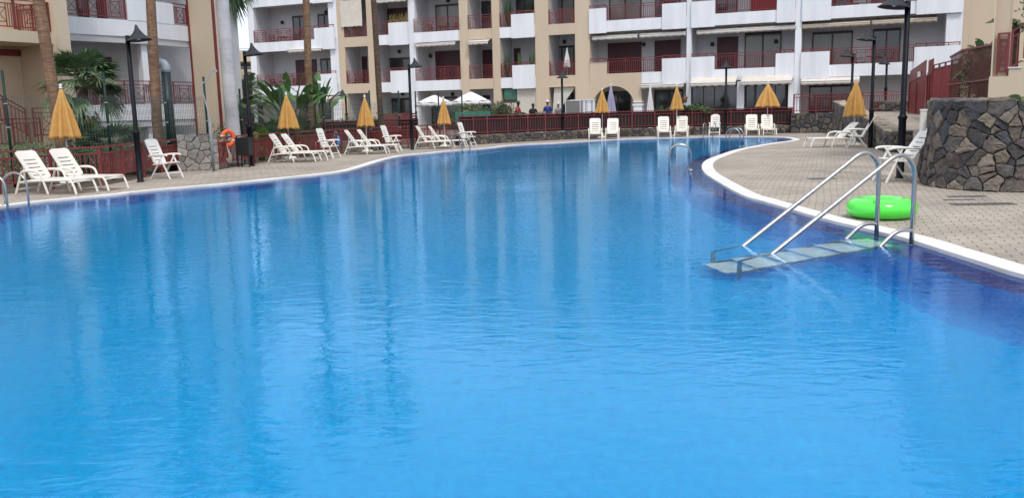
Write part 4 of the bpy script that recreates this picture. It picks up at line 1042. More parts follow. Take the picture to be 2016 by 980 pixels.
# ================================================================== FAR BUILDINGS and hill
def far_block(label, x0, x1, D, z1, rows, name='far_building', depth=10, roof=True, zlist=None):
    a = AT(x0, 200, D); b = AT(x1, 200, D + 1); t = Vector((b.x - a.x, b.y - a.y)); e = empty(name, label, 'building', (a.x, a.y, 0), math.atan2(t.y, t.x)); Lx = t.length
    MB().box(0, Lx, .9, depth, -1, z1).build('wall', 'far_wall', e)
    z = z1 - 1.0; k = 0
    while z > 1.5:
        MB().box(-.1, Lx + .1, 0, .899, z - .2, z + .75).build('balcony', 'far_wall', e)
        mb = MB(); q = max(1, int(Lx / 3))
        for i in range(q): MB().box(Lx * (i + .12) / q, Lx * (i + .88) / q, .84, .898, z - 1.9, z - .35).build('window', 'far_recess_shade', e)  # flat dark panels, recess shade painted as their colour
        for i in range(q + 1): MB().box(Lx * i / q - .12, Lx * i / q + .12, .02, .838, z - 2.5, z - .201).build('pier', 'far_wall', e)
        for dz in (.95, 1.15): MB().tube([(0, .1, z + dz), (Lx, .1, z + dz)], .03, 6).build('handrail', 'pipe_grey', e)
        z -= 3.1; k += 1
    if roof: MB().prism([(-.4, z1), (Lx + .4, z1), (Lx * .5, z1 + 1.7)], .5, depth, 'y').build('roof', 'tile_roof', e)
    return e
far_block('distant beige block with clay tile roof seen between the left flats and the pale palm', 405, 447, 78, 9.0, 3)
far_block('distant beige terraced block left of the main building below the hill', 452, 520, 96, 8.6, 3, roof=False)
far_block('lower distant beige block with grey rails beside the pale palm trunk', 470, 530, 88, 6.2, 3, roof=False)
a = AT(560, 200, 520); mb = MB(); vs = []; nx = 40
for i in range(nx + 1):
    for j in range(6):
        x = -420 + 840 * i / nx; h = (58 * math.exp(-((x + 20) / 190) ** 2) + 6 * math.sin(i * .9) + 3 * math.sin(i * 2.3)) * (j / 5) ** .8
        vs.append((a.x + x, 500 + j * 60, h - 4))
mb.add(vs, [(i * 6 + j, (i + 1) * 6 + j, (i + 1) * 6 + j + 1, i * 6 + j + 1) for i in range(nx) for j in range(5)]); struct(mb.build('hill', 'hill', None, True))

# ================================================================== GATE and reed screen on the ramp
a = AT(1791, 200, 43.0); b = AT(1821, 200, 41.0)
def gate(label, px0, px1, D0, D1, z0, zt0, zt1, name='gate'):
    a = AT(px0, 200, D0); b = AT(px1, 200, D1); t = Vector((b.x - a.x, b.y - a.y)); e = empty(name, label, name.replace('_', ' '), (a.x, a.y, 0), math.atan2(t.y, t.x)); Lx = t.length
    MB().prism([(0, z0), (Lx, z0), (Lx, zt1), (0, zt0)], -.02, .02, 'y').build('door_panel', 'maroon', e)
    zm = z0 + (zt0 - z0) * .72; mb = MB(); mb.prism([(0, zm), (Lx, zm + (zt1 - zt0) * .72), (Lx, zm + .14 + (zt1 - zt0) * .72), (0, zm + .14)], -.05, -.021, 'y'); mb.build('crossbar', 'maroon', e)
    for x in (0, Lx * .5, Lx): MB().box(x - .03, x + .03, -.06, -.022, z0, zm - .002).build('stile', 'maroon', e)
    return e, Lx
e, Lx = gate('tall solid maroon gate at the top of the ramp', 1790, 1820, 44.5, 41.5, .95, 3.05, 3.45)
MB().box(Lx * .62, Lx * .78, -.10, -.061, 2.7, 2.95).build('lock', 'plastic', e)
gate('narrow maroon gate post panel right of the solid gate', 1825, 1834, 40.0, 39.5, .95, 3.35, 3.42, 'gate_post')
ga, gb = AT(1835, 200, 39.5), AT(1884, 200, 34.0)
fence('ramp_fence', 'maroon barred fence between the gate and the red screened fence', 'fence', [(ga.x, ga.y), (gb.x, gb.y)], 1.3, 3.15, 1.5, gap=.14)
def m_reed():
    m, n, l, p = nt('red brown shade net')
    t = noise(n, l, 3.0, 6, .7); r = ramp(n, l, t.outputs['Fac'], [(.35, (.085, .022, .016)), (.7, (.17, .055, .035))]); l.new(r.outputs[0], p.inputs['Base Color']); p.inputs['Roughness'].default_value = .9
    tr = n.new('ShaderNodeBsdfTransparent'); mx_ = n.new('ShaderNodeMixShader'); mx_.inputs[0].default_value = .42
    l.new(p.outputs[0], mx_.inputs[1]); l.new(tr.outputs[0], mx_.inputs[2]); l.new(mx_.outputs[0], n['Material Output'].inputs[0]); return m
M['reed'] = m_reed()
sa_, sb2 = AT(1868, 200, 30.0), AT(1955, 200, 22.0); t = Vector((sb2.x - sa_.x, sb2.y - sa_.y)); e = empty('screened_fence', 'tall red-brown shade net fence with plants growing behind it', 'fence', (sa_.x, sa_.y, 0), math.atan2(t.y, t.x)); Lx = t.length
MB().prism([(0, 1.5), (Lx, 1.5), (Lx, 2.95), (Lx * .35, 3.1), (0, 3.02)], -.01, .01, 'y').build('shade_net', 'reed', e)
for k in range(5): x = Lx * k / 4; MB().box(x - .025, x + .025, .011, .06, 1.4, 2.9).build('post', 'maroon', e)
for z in (1.55, 2.1): MB().box(0, Lx, -.04, -.011, z, z + .04).build('rail', 'maroon', e)
MB().bar((0, -.03, 3.03), (Lx * .35, -.03, 3.11), .05).build('top_rail', 'maroon', e); MB().bar((Lx * .35, -.03, 3.11), (Lx, -.03, 2.96), .05).build('top_rail', 'maroon', e)
p = AT(1818, 230, 17.6); e = empty('pipe_box', 'white plastic pipe casing fixed to the side of the big stone wall', 'pipe casing', (p.x - .0, p.y, 1.05), 0)
MB().box(-.05, .05, -.05, .05, 0, .38).build('casing', 'plastic', e, bevel=.01); MB().box(-.06, .06, -.06, .06, .38, .42).build('lid', 'plastic', e, bevel=.008)
# ================================================================== LOUNGERS
def curve_pts(pts, per=6):
    P = [Vector(p) for p in pts]; out = []
    for i in range(len(P) - 1):
        a, b, c, d = P[max(i - 1, 0)], P[i], P[i + 1], P[min(i + 2, len(P) - 1)]
        for k in range(per):
            t = k / per; out.append(.5 * ((2 * b) + (c - a) * t + (2 * a - 5 * b + 4 * c - d) * t * t + (3 * b - a - 3 * c + d) * t ** 3))
    out.append(P[-1]); return out
def slab_panel(o, u, v, L, W, slots, bow=.02, th=.03, edge=.07, slotw=.024, r=.05, slot_len=.60):
    """moulded plastic panel from origin o along u (length) and v (across, centred), with real slots"""
    o = Vector(o); u = Vector(u).normalized(); v = Vector(v).normalized(); n = u.cross(v).normalized(); mb = MB()
    cuts = [0.0]
    for s in slots: cuts += [s - slotw / 2, s + slotw / 2]
    cuts.append(L); hw = W / 2; sl = hw * slot_len
    def pt(a, b, d): 
        k = b / hw; e = min(a, L - a); rr = 0
        lim = hw - (r - math.sqrt(max(0, r * r - (r - e) ** 2)) if e < r else 0)
        b2 = max(-lim, min(lim, b)); return o + u * a + v * b2 + n * (d + bow * k * k)
    xs = [-hw, -hw + .02, -sl, 0, sl, hw - .02, hw]
    for i in range(len(cuts) - 1):
        a0, a1 = cuts[i], cuts[i + 1]; slot = i % 2 == 1
        steps = [a0, a1]
        if a1 - a0 > .12 or a0 == 0 or a1 == L: steps = [a0] + [a0 + (a1 - a0) * k / 6 for k in range(1, 6)] + [a1]
        for j in range(len(steps) - 1):
            p, q = steps[j], steps[j + 1]
            for k in range(len(xs) - 1):
                if slot and abs((xs[k] + xs[k + 1]) / 2) < sl: continue
                mb.add([pt(p, xs[k], 0), pt(p, xs[k + 1], 0), pt(q, xs[k + 1], 0), pt(q, xs[k], 0), pt(p, xs[k], -th), pt(p, xs[k + 1], -th), pt(q, xs[k + 1], -th), pt(q, xs[k], -th)],
                       [(0, 1, 2, 3), (7, 6, 5, 4), (0, 4, 5, 1), (1, 5, 6, 2), (2, 6, 7, 3), (3, 7, 4, 0)])
    return mb
def lounger(label, loc, yaw, group, tilt=58, mat='plastic_worn'):
    """x from head end (0) to foot end (1.62); y across"""
    tilt += R.uniform(-4, 4); yaw += math.radians(R.uniform(-1.6, 1.6))
    root = empty('sun_lounger', label, 'sun lounger', loc, yaw, group); W = .64
    seat = slab_panel((.42, 0, .335), (1, 0, 0), (0, 1, 0), 1.20, W - .02, [.10 + .105 * k for k in range(10)], th=.025, bow=.015, r=.03); seat.build('seat', mat, root)
    a = math.radians(tilt); d = Vector((-math.cos(a), 0, math.sin(a)))
    slab_panel(Vector((.45, 0, .34)), d, (0, -1, 0), .78, W - .06, [.10 + .105 * k for k in range(5)], th=.03, bow=.025, r=.09, slotw=.03).build('backrest', mat, root)
    MB().bar((.16, -.20, .26), Vector((.45, -.20, .32)) + d * .48, .03).bar((.16, .20, .26), Vector((.45, .20, .32)) + d * .48, .03).bar((.16, -.25, .26), (.16, .25, .26), .035).build('back_support', mat, root)
    for s in (-1, 1):
        y = s * (W / 2)
        MB().tube(curve_pts([(.14, y, .27), (.40, y, .305), (.9, y, .315), (1.48, y, .325), (1.58, y, .30), (1.65, y, .17), (1.70, y * 1.02, .0)]), .026, 8).build('side_rail', mat, root, True)
        MB().tube(curve_pts([(-.02, y * 1.0, .0), (.09, y, .24), (.22, y * 1.05, .49), (.36, y * 1.07, .535), (.62, y * 1.08, .53), (.76, y * 1.06, .46), (.84, y * 1.04, .24), (.92, y * 1.03, .0)]), [.026] * 12 + [.03] * 12 + [.026] * 19, 8).build('armrest', mat, root, True)
    MB().tube([(1.60, -W / 2, .28), (1.615, 0, .29), (1.60, W / 2, .28)], .022, 8).build('foot_bar', mat, root, True)
    MB().tube([(.05, -W / 2, .12), (.05, W / 2, .12)], .016, 8).build('head_bar', mat, root, True)
    return root
def armchair(label, loc, yaw, group, tilt=68, mat='plastic', arched=False):
    """folding multi-position chair; x forward"""
    root = empty('folding_chair', label, 'chair', loc, yaw, group); W = .52
    slab_panel((-.20, 0, .42), (1, 0, .08), (0, 1, 0), .46, W - .06, [.07 + .075 * k for k in range(5)], th=.025, bow=.012, r=.04).build('seat', mat, root)
    a = math.radians(tilt); d = Vector((-math.cos(a), 0, math.sin(a)))
    slots = [.12 + .10 * k for k in range(5)]
    slab_panel(Vector((-.22, 0, .40)), d, (0, -1, 0), .74, W - .05, slots, th=.028, bow=.03, r=.16 if arched else .09).build('backrest', mat, root)
    for s in (-1, 1):
        y = s * W / 2
        MB().tube(curve_pts([(-.34, y * 1.04, .63), (-.15, y * 1.06, .655), (.10, y * 1.08, .665), (.24, y * 1.06, .655), (.28, y * 1.04, .63)]), .024, 8).build('armrest', mat, root, True)
        MB().bar((.02, y * 1.02, .645), (.32, y * 1.02, 0), .045, .03).build('leg', mat, root, bevel=.006)
        MB().bar((.10, y * .93, .645), (-.36, y * .93, 0), .045, .03).build('leg', mat, root, bevel=.006)
        MB().bar((-.22, y * 1.0, .40), (.24, y * 1.0, .43), .035, .03).build('seat_rail', mat, root)
    MB().bar((.24, -W / 2, .17), (.24, W / 2, .17), .03, .04).build('stretcher', mat, root)
    MB().bar((-.27, -W / 2 * .93, .13), (-.27, W / 2 * .93, .13), .03, .04).build('stretcher', mat, root)
    return root
LG = 'white plastic sun loungers round the pool'
def put_l(label, foot, head=None, yaw=None, side=-1, tilt=58, mat='plastic_worn'):
    """foot = pixel of the nearer foot-end leg; head = pixel of the head-end leg on the same side"""
    f = G(*foot); W = .64
    if yaw is None: h = G(*head); yaw = math.atan2(f.y - h.y, f.x - h.x)
    c, s = math.cos(yaw), math.sin(yaw); lx, ly = 1.70, side * W / 2
    lounger(label, (f.x - (c * lx - s * ly), f.y - (s * lx + c * ly), .002), yaw, LG, tilt, mat); return yaw
y1 = put_l('lounger nearest the left edge of the pool, left of the first umbrella pole', (153, 383.5), yaw=math.radians(-16))
put_l('lounger immediately right of the first umbrella pole', (217, 376.5), yaw=math.radians(-16))
put_l('lounger behind the black bin, left of the second umbrella pole', (623, 319.3), yaw=math.radians(-4))
put_l('lounger right of the second umbrella pole with its foot past its neighbour', (646.5, 316.3), yaw=math.radians(-4))
put_l('lounger left of the third umbrella pole by the blue beach bag', (761, 303.3), yaw=math.radians(-3), mat='plastic')
put_l('lounger right of the third umbrella pole in front of a folding chair', (785, 301.3), yaw=math.radians(-3))
put_l('lounger left of the fourth umbrella, behind the far left pool ladder', (891, 292.8), yaw=math.radians(-6))
put_l('lounger right of the fourth umbrella, foot next to the upright chair', (917, 291), yaw=math.radians(-6))
for (px, py, lab, hw) in ((1174, 275.3, 'lounger facing the pool, left of the umbrella in front of the arch', 0), (1204, 274.7, 'lounger facing the pool, right of the umbrella in front of the arch', 0), (1309, 271.2, 'lounger facing the pool, left of the slim umbrella', 0),
                          (1341, 270.3, 'lounger facing the pool, right of the slim umbrella', 0), (1483, 267.5, 'lounger facing the pool, left of the half open umbrella', 0), (1515, 266.8, 'lounger facing the pool, right of the half open umbrella', 0)):
    f = G(px, py); yaw = math.atan2(-f.y, -f.x) + math.radians({1174: 2, 1204: -3, 1309: 3, 1341: -2, 1483: 4, 1515: 6}[px]); c, s = math.cos(yaw), math.sin(yaw)
    lounger(lab, (f.x - c * 1.70, f.y - s * 1.70, .002), yaw, LG, 66)
put_l('long lounger lying low across the right deck beside the tall lamp', (1595, 291.2), yaw=math.radians(183), side=1, tilt=40, mat='plastic')
CG = 'white folding armchairs round the pool'
def put_c(label, px, py, yawdeg, tilt=68, mat='plastic', arched=False): p = G(px, py); armchair(label, (p.x, p.y, .002), math.radians(yawdeg), CG, tilt, mat, arched)
put_c('folding chair by the black lamp, left of the stone pier', 330, 351.5, -20)
put_c('folding chair next to the blue beach bag on the red fence', 650, 310.5, -18, 74)
put_c('folding chair with upright slatted back behind the third pair of loungers', 774, 298.6, -18, 72)
put_c('folding chair at the end of the red fence beside the low stone wall', 922, 288.8, -22, 74)
put_c('round-topped folding chair facing the pool between two umbrellas and a far lamp', 1407, 266.6, 252, 76, arched=True)
put_c('folding chair turned away beside the tall lamp by the ramp wall', 1684, 291, 165, 62)
p = G(1762, 357.5); armchair('nearest folding chair, leaning back against the big stone wall', (p.x, p.y, .002), math.radians(184), CG, 55).scale = (1.06, 1.06, 1.06)

# ================================================================== UMBRELLAS round the pool
UG = 'closed mustard umbrellas round the pool'
for i, (bx, by, h, cl, r0, lab) in enumerate([(139, 361, 2.52, 1.30, .33, 'nearest mustard umbrella, between the first two loungers at the left'), (571, 313, 2.42, 1.26, .33, 'mustard umbrella in front of the banana plants'),
        (723, 299.5, 2.33, 1.22, .31, 'mustard umbrella beside the thin brown palm in front of the red slat screen'), (876, 289.5, 2.22, 1.14, .27, 'mustard umbrella in front of the two white terrace parasols'),
        (1186, 272, 2.55, 1.18, .31, 'mustard umbrella in front of the arch'), (1332, 268.5, 2.68, 1.24, .28, 'slimmest mustard umbrella, next to the dark bust on the terrace wall'),
        (1510, 264.5, 2.70, 1.22, .52, 'half open mustard umbrella in front of the glazed veranda'), (1681, 287, 2.42, 1.30, .33, 'mustard umbrella by the ramp parapet on the right')]):
    p = G(bx, by); closed_parasol(lab, (p.x, p.y, .002), h, cl, r0, 'umb', UG, seedk=i)

# ================================================================== LAMPS
def lamp(label, p, h, side, double=False, sc=1.0, mat='dark_shade', yaw=0):
    root = empty('street_lamp', label, 'lamp post', p, yaw, 'black lamp posts with cone shades')
    MB().lathe([(.10, 0), (.10, .02), (.078, .03), (.078, 1.25), (.095, 1.27), (.095, 1.31), (.078, 1.33), (.060, 1.36), (.056, h - .28), (.0, h - .27)], 16).build('post', 'black_metal', root, True)
    for s in ((side, -side) if double else (side,)):
        x = s * .24
        MB().bar((0, 0, h - .42), (x, 0, h - .20), .07).build('arm', 'black_metal', root)
        prof = [(0, .0), (.03, -.03), (.065, -.14), (.16, -.28), (.31, -.40), (.33, -.415), (.30, -.405), (.13, -.27), (.0, -.25)]
        sh = MB().frame((0, 0, 0)); sh.lathe([(r * sc, z * sc) for r, z in prof], 24); o = sh.build('shade', mat, root, True); o.location = (x, 0, h); o.rotation_euler = (0, math.radians(-7 * s), 0)
        b = MB().lathe([(0, -.40), (.05, -.38), (.07, -.32), (.04, -.27), (0, -.26)], 12).build('bulb', 'pole_white', o, True)
    return root
for (bx, by, h, s, d, lab) in [(277, 358.5, 4.05, 1, False, 'nearest left black lamp post beside the first folding chair'), (497, 326.5, 4.02, 1, False, 'black lamp post next to the black bin and lifebuoy'),
        (812, 295, 3.95, 1, False, 'black lamp post between the third and fourth umbrellas'), (1108, 274.8, 3.6, .1, False, 'black lamp post standing alone in front of the beige tower at the low stone wall'),
        (1428, 265, 3.98, -.1, False, 'black lamp post behind the round-topped chair on the far side'), (1713, 290.5, 4.15, -1, False, 'black lamp post with grey shade at the foot of the ramp wall'),
        (1771.5, 350.5, 3.98, -1, False, 'tallest looking black lamp post, right beside the big stone wall')]:
    p = G(bx, by); lamp(lab, (p.x, p.y, 0), h, s, d)
p = AT(1687, 250, 40.5); lamp('black lamp post behind the rightmost mustard umbrella', (p.x - .3, p.y, 0), 4.05, -1)
p = AT(1742, 220, 49); lamp('black lamp post behind the short wall at the top of the ramp', (p.x, p.y, 1.0), 3.0, -.5)
p = AT(683, 240, 50); lamp('short dark lamp post on the terrace left of the brown palm', (p.x, p.y, .3), 2.68, -.6)

# ================================================================== POOL LADDERS
def ladder(label, a, out, w=.5, h=.75, reach=.55, r=.021, n_steps=3):
    """a: plan point on the edge, out: unit vector pointing over the water"""
    o = Vector((a[0], a[1])); out = Vector(out).normalized(); yaw = math.atan2(out.y, out.x)
    root = empty('pool_ladder', label, 'pool ladder', (o.x, o.y, 0), yaw, 'steel pool ladders')
    for s in (-1, 1):
        y = s * w / 2; pts = [(-.12, y, .0), (-.12, y, h * .6)]
        for k in range(1, 12): t = PI - PI * k / 12; pts.append((-.12 + reach / 2 + reach / 2 * math.cos(t), y, h * .62 + (h * .38) * math.sin(t)))
        pts += [(reach - .12, y, h * .6), (reach - .12, y, -1.0)]
        MB().tube(pts, r, 12).build('handrail', 'steel', root, True); MB().lathe([(.06, .01), (.055, .03), (.02, .035)], 14, (-.12, y, 0)).build('flange', 'steel', root, True)
    for k in range(n_steps): MB().box(reach - .16, reach - .08, -w / 2, w / 2, -.30 - .28 * k, -.27 - .28 * k).build('step', 'steel', root)
    return root
def inward(px, py):
    g = G(px, py); v = Vector((g.x, g.y)); i = min(range(len(pool)), key=lambda i: (pool[i] - v).length); t = (pool[(i + 1) % len(pool)] - pool[i - 1]).normalized()
    return pool[i], Vector((-t.y, t.x))
for px, py, w, h, lab in ((2, 408, .55, .66, 'steel ladder at the left edge of the photo in front of the first lounger'), (905, 296, .5, .72, 'steel ladder on the far left bank in front of the fourth pair of loungers'), (1398, 270, .5, .72, 'steel ladder on the far bank in front of the round-topped chair'),
                          (1470, 290.5, .5, .72, 'steel ladder on the tip of the right deck, furthest along its white edge'), (1384, 336, .46, .66, 'steel ladder on the bend of the right deck edge')):
    a, out = inward(px, py); a = a + out * (.42 if px in (1384, 1470) else 0); ladder(lab, a, out, w, h)

# big stair ladder
WATER = WZ
p1, p2 = G(1782, 486, -.06), G(1737, 468, -.06); e1, e2 = G(1513, 498, WATER), G(1474, 484, WATER)
ax = ((e1 - p1) + (e2 - p2)); ax.z = 0; run = ax.length / 2; yaw = math.atan2(ax.y, ax.x); mid = (p1 + p2) / 2
w = ((p1 - p2).length + (e1 - e2).length) / 2
st = empty('pool_stairs', 'steel pool staircase with two long sloping handrails and white steps going under water', 'pool stairs', (mid.x, mid.y, 0), yaw)
H_ = 1.05
for s in (1, -1):
    y = s * w / 2; pts = [(0, y, -.12), (0, y, .70)]
    c = Vector((.30, y, .76)); 
    arc = curve_pts([(0, y, .70), (.015, y, .86), (.09, y, .98), (.20, y, 1.03), (.32, y, 1.0), (.44, y, .92)], 5); pts = [(0, y, -.12), (0, y, .4)] + arc
    sl = (.92 - WATER) / (run - .44); xe = run + .36; pts += [(run, y, WATER), (xe, y, .92 - sl * (xe - .44)), (xe + .06, y, .92 - sl * (xe - .44) - .07), (xe + .07, y, -1.30)]
    MB().tube(pts, .0275, 14).build('handrail', 'steel', st, True)
    MB().lathe([(.075, -.105), (.07, -.085), (.03, -.078)], 18, (0, y, 0)).build('flange', 'steel', st, True)
    yb = y; MB().tube(curve_pts([(.0, yb, .13), (.14, yb, .14), (.26, yb, .10), (.40, yb, -.01), (.56, yb, -.14), (.72, yb, -.27)], 5), .025, 12).build('brace', 'steel', st, True)
    MB().bar((.35, y * .96, -.16), (xe + .05, y * .96, -.98), .03, .07).build('stringer', 'grey_metal', st)
nst = 6
for k in range(nst):
    x = .34 + (xe - .34) * k / (nst - 1); z = -.13 - .82 * k / (nst - 1)
    MB().box(x - .215, x + .215, -w / 2 + .02, w / 2 - .02, z - .035, z).build('step', 'tread', st, bevel=.008)

# ================================================================== GREEN RING
p = G(1733, 431); rg = empty('swim_ring', 'bright green inflatable swim ring lying on the paving by the pool edge', 'swim ring', (p.x + .08, p.y + .16, 0), .4); rg.scale = (.95, .95, .95)
n1, n2 = 64, 24; vs = []; RR, rr_, hh = .345, .165, .148
for i in range(n1):
    a = 2 * PI * i / n1
    for j in range(n2):
        b = 2 * PI * j / n2; wr = 1 + (.02 * math.sin(a * 26) * max(0, -math.cos(b)) ** 2)
        vs.append(((RR + rr_ * math.cos(b) * wr) * math.cos(a), (RR + rr_ * math.cos(b) * wr) * math.sin(a), hh + .006 + hh * math.sin(b) * (1 + .012 * math.sin(3 * a))))
fs = [(i * n2 + j, ((i + 1) % n1) * n2 + j, ((i + 1) % n1) * n2 + (j + 1) % n2, i * n2 + (j + 1) % n2) for i in range(n1) for j in range(n2)]
mb = MB(); mb.add(vs, fs); mb.build('tube', 'ring', rg, True)
MB().lathe([(.0, 0), (.014, 0), (.014, .018), (.009, .02), (.009, .03), (0, .03)], 12).build('valve', 'ring_print', rg, True).location = (-.40, -.24, 2 * hh * .93)
mb = MB()                                                    # printed patch lines on the top of the tube
for k in range(4):
    for q in range(7):
        a0 = 3.55 + q * .05; a1 = a0 + .036; r_ = RR + .02 - k * .024
        mb.add([((r_) * math.cos(a), (r_) * math.sin(a), 2 * hh + .0075 - (abs(r_ - RR) ** 2) * 3) for a, r_ in ((a0, r_), (a1, r_), (a1, r_ + .008), (a0, r_ + .008))], [(0, 1, 2, 3)])
mb.build('print', 'ring_print', rg)

# ================================================================== LIFEBUOY, BIN, SHOWER POLE, PIPE, BAG
p = AT(452, 272, 28.6); lbz = p.z; e = empty('lifebuoy', 'orange lifebuoy hanging on the fence between the stone pier and the black bin', 'lifebuoy', (p.x, p.y - .16, p.z), math.radians(48))
mb = MB(); n1, n2 = 40, 14; vs = []
for i in range(n1):
    a = 2 * PI * i / n1
    for j in range(n2): b = 2 * PI * j / n2; vs.append(((.205 + .07 * math.cos(b)) * math.cos(a), .055 * math.sin(b), (.22 + .07 * math.cos(b)) * math.sin(a)))
mb.add(vs, [(i * n2 + j, ((i + 1) % n1) * n2 + j, ((i + 1) % n1) * n2 + (j + 1) % n2, i * n2 + (j + 1) % n2) for i in range(n1) for j in range(n2)]); mb.build('ring', 'orange', e, True)
for q in range(2):
    a0 = PI * .9 + q * PI; mb = MB(); vs = []
    for i in range(5):
        a = a0 - .12 + .06 * i
        for j in range(n2): b = 2 * PI * j / n2; vs.append(((.205 + .073 * math.cos(b)) * math.cos(a), .058 * math.sin(b), (.22 + .073 * math.cos(b)) * math.sin(a)))
    mb.add(vs, [(i * n2 + j, (i + 1) * n2 + j, (i + 1) * n2 + (j + 1) % n2, i * n2 + (j + 1) % n2) for i in range(4) for j in range(n2)]); mb.build('reflective_band', 'reflect', e, True)
for k in range(4): MB().tube(curve_pts([(-.16, -.06, .1), (-.24 - .03 * k, -.07, -.2), (-.20 + .04 * k, -.08, -.62 - .05 * k), (-.05 + .03 * k, -.06, -.60), (-.10, -.05, -.2), (-.12, -.05, .1)], 5), .008, 6).build('rope', 'rope', e, True)
MB().tube([(0, .06, -lbz), (0, .06, .30)], .025, 10).build('pole', 'grey_metal', e, True)
MB().bar((0, .06, .27), (0, -.05, .27), .02).build('hook', 'grey_metal', e)
p = G(484, 329); e = empty('litter_bin', 'black box litter bin on thin legs beside the second lamp post', 'bin', (p.x, p.y, .002), math.radians(-8))
MB().box(-.22, .22, -.18, .18, .38, .92).build('body', 'black_plastic', e, bevel=.01); MB().box(-.235, .235, -.195, .195, .92, .96).build('lid', 'black_plastic', e, bevel=.008)
for x in (-.19, .19):
    for y in (-.15, .15): MB().bar((x, y, 0), (x, y, .38), .03).build('leg', 'black_plastic', e)
MB().bar((-.19, -.15, .12), (.19, -.15, .12), .02).build('stretcher', 'black_plastic', e)
p = G(423, 337); e = empty('shower_pole', 'thin grey pole with a bent top beside the stone pier', 'shower pole', (p.x, p.y - .1, 0), 0)
zz = AT(421, 240, p.y).z; MB().tube([(0, 0, 0), (0, 0, 1.6)], .045, 12).build('post', 'grey_metal', e, True); MB().tube(curve_pts([(0, 0, 1.55), (-.05, 0, 1.9), (-.16, 0, 2.55), (.0, 0, 2.75), (.22, 0, 3.05), (.30, 0, 3.04), (.33, 0, 2.98)], 5), .018, 8).build('pipe', 'pipe_grey', e, True)
p = AT(340, 300, 28.2); e = empty('vent_pipe', 'thick dark vent pipe with a grey elbow rising behind the fence', 'pipe', (p.x, p.y, 0), 0)
zt = AT(330, 143, 28.2).z; MB().tube([(0, 0, -.05), (-.0, 0, zt)], .145, 20).build('pipe', 'pipe_dark', e, True)
MB().tube([(0, 0, zt), (0, 0, zt + .12)] + [(-.17 + .17 * math.cos(t), 0, zt + .12 + .17 * math.sin(t)) for t in [PI / 2 * k / 6 for k in range(1, 7)]] + [(-.24, 0, zt + .285)], .150, 20).build('elbow', 'pipe_grey', e, True)
MB().tube([(.09, -.16, 0), (.09, -.16, 2.2)], .05, 12).build('side_pipe', 'green_metal', e, True)
p = G(664, 303.2); e = empty('beach_bag', 'blue beach bag with white stripes hanging on the red fence', 'bag', (p.x, p.y - .05, .28), math.radians(-22))
mb = MB(); mb.lathe([(0, 0), (.15, .01), (.19, .12), (.18, .34), (.13, .46), (.05, .50)], 18, squash=.45); mb.build('body', 'blue_cloth', e, True)
for x in (-.10, 0, .10): MB().bar((x, -.088, .10), (x, -.085, .36), .03, .008).build('stripe', 'wave_white', e)
MB().tube(curve_pts([(-.08, 0, .46), (-.05, 0, .62), (.05, 0, .62), (.08, 0, .46)], 4), .01, 6).build('strap', 'wave_white', e, True)
p = AT(1688, 236, 45.5); e = empty('fire_point', 'small red box on a dark post at the end of the mid-height stone wall', 'box', (p.x - .05, 44.9, 0), 0)
MB().box(-.1, .1, -.08, .08, .62, .95).build('box', 'cloth_red', e, bevel=.01); MB().box(-.1, .08, -.06, .06, 0, .619).build('stand', 'black_plastic', e)
# ================================================================== PALMS AND PLANTS
def fan_frond(mb_s, mb_l, base, az, el, L, r, nleaf=18, rr=R, droop=.35):
    d = Vector((math.cos(az) * math.cos(el), math.sin(az) * math.cos(el), math.sin(el))); side = Vector((-math.sin(az), math.cos(az), 0)); up = side.cross(d) * -1
    if up.z < 0: up = -up
    tip = base + d * L + Vector((0, 0, -droop * L * .4)); mid = base + d * L * .5 + Vector((0, 0, -droop * L * .08))
    mb_s.tube([base, mid, tip], [.014, .011, .007], 5, False)
    dd = (tip - mid).normalized(); sd = side; n_ = dd.cross(sd).normalized()
    for i in range(nleaf):
        t = -1.25 + 2.5 * i / (nleaf - 1); a = t + rr.uniform(-.04, .04); v = (dd * math.cos(a) + sd * math.sin(a)).normalized(); l_ = r * (1 - .18 * abs(t)) * rr.uniform(.88, 1.05)
        v = (v + n_ * .12 * (1 if i % 2 else -1) * .5).normalized(); p1 = tip + v * l_ * .55 + Vector((0, 0, -.02)); p2 = tip + v * l_ + Vector((0, 0, -droop * l_ * .55 * rr.uniform(.5, 1.4)))
        w_ = dd.cross(v); w_ = (v.cross(n_)).normalized() * (r * .042)
        mb_l.add([tip - w_ * .3, tip + w_ * .3, p1 + w_, p2, p1 - w_], [(0, 1, 2, 4), (4, 2, 3)])
def fan_palm(label, base, trunk_pts, r0, r1, nf=34, L=1.0, r=.85, name='palm_tree', mat='trunk', seedk=1, leafm='palm_leaf', els=(-.7, 1.35), dry=10, group=None, nleaf=18, shape=None):
    rr = random.Random(seedk); root = empty(name, label, 'palm tree', base, 0, group)
    P = curve_pts([Vector(p) - Vector(base) for p in trunk_pts], 10); n = len(P); rad = []
    for i in range(n): t = i / (n - 1); rad.append((r0 + (r1 - r0) * t) * (1 + .25 * math.exp(-t * 14)) * (1 + rr.uniform(-.02, .02)))
    MB().tube(P, rad, 20).build('trunk', mat, root, True); top = P[-1]
    a, b = MB(), MB()
    for i in range(nf):
        t = i / nf; el = els[0] + (els[1] - els[0]) * (rr.random() ** .8); fan_frond(a, b, top + Vector((0, 0, rr.uniform(-.1, .15))), rr.uniform(0, 2 * PI), el, L * rr.uniform(.8, 1.1), r * rr.uniform(.85, 1.1), nleaf, rr, .45 if el > 0 else .8)
    a.build('stalks', 'petiole', root); b.build('crown', leafm, root)
    if dry:
        a, b = MB(), MB()
        for i in range(dry): fan_frond(a, b, top + Vector((0, 0, -.25 - rr.random() * .3)), rr.uniform(0, 2 * PI), rr.uniform(-1.35, -.9), L * .6, r * .7, 12, rr, .6)
        b.build('dead_fronds', 'leaf_dry', root)
    return root
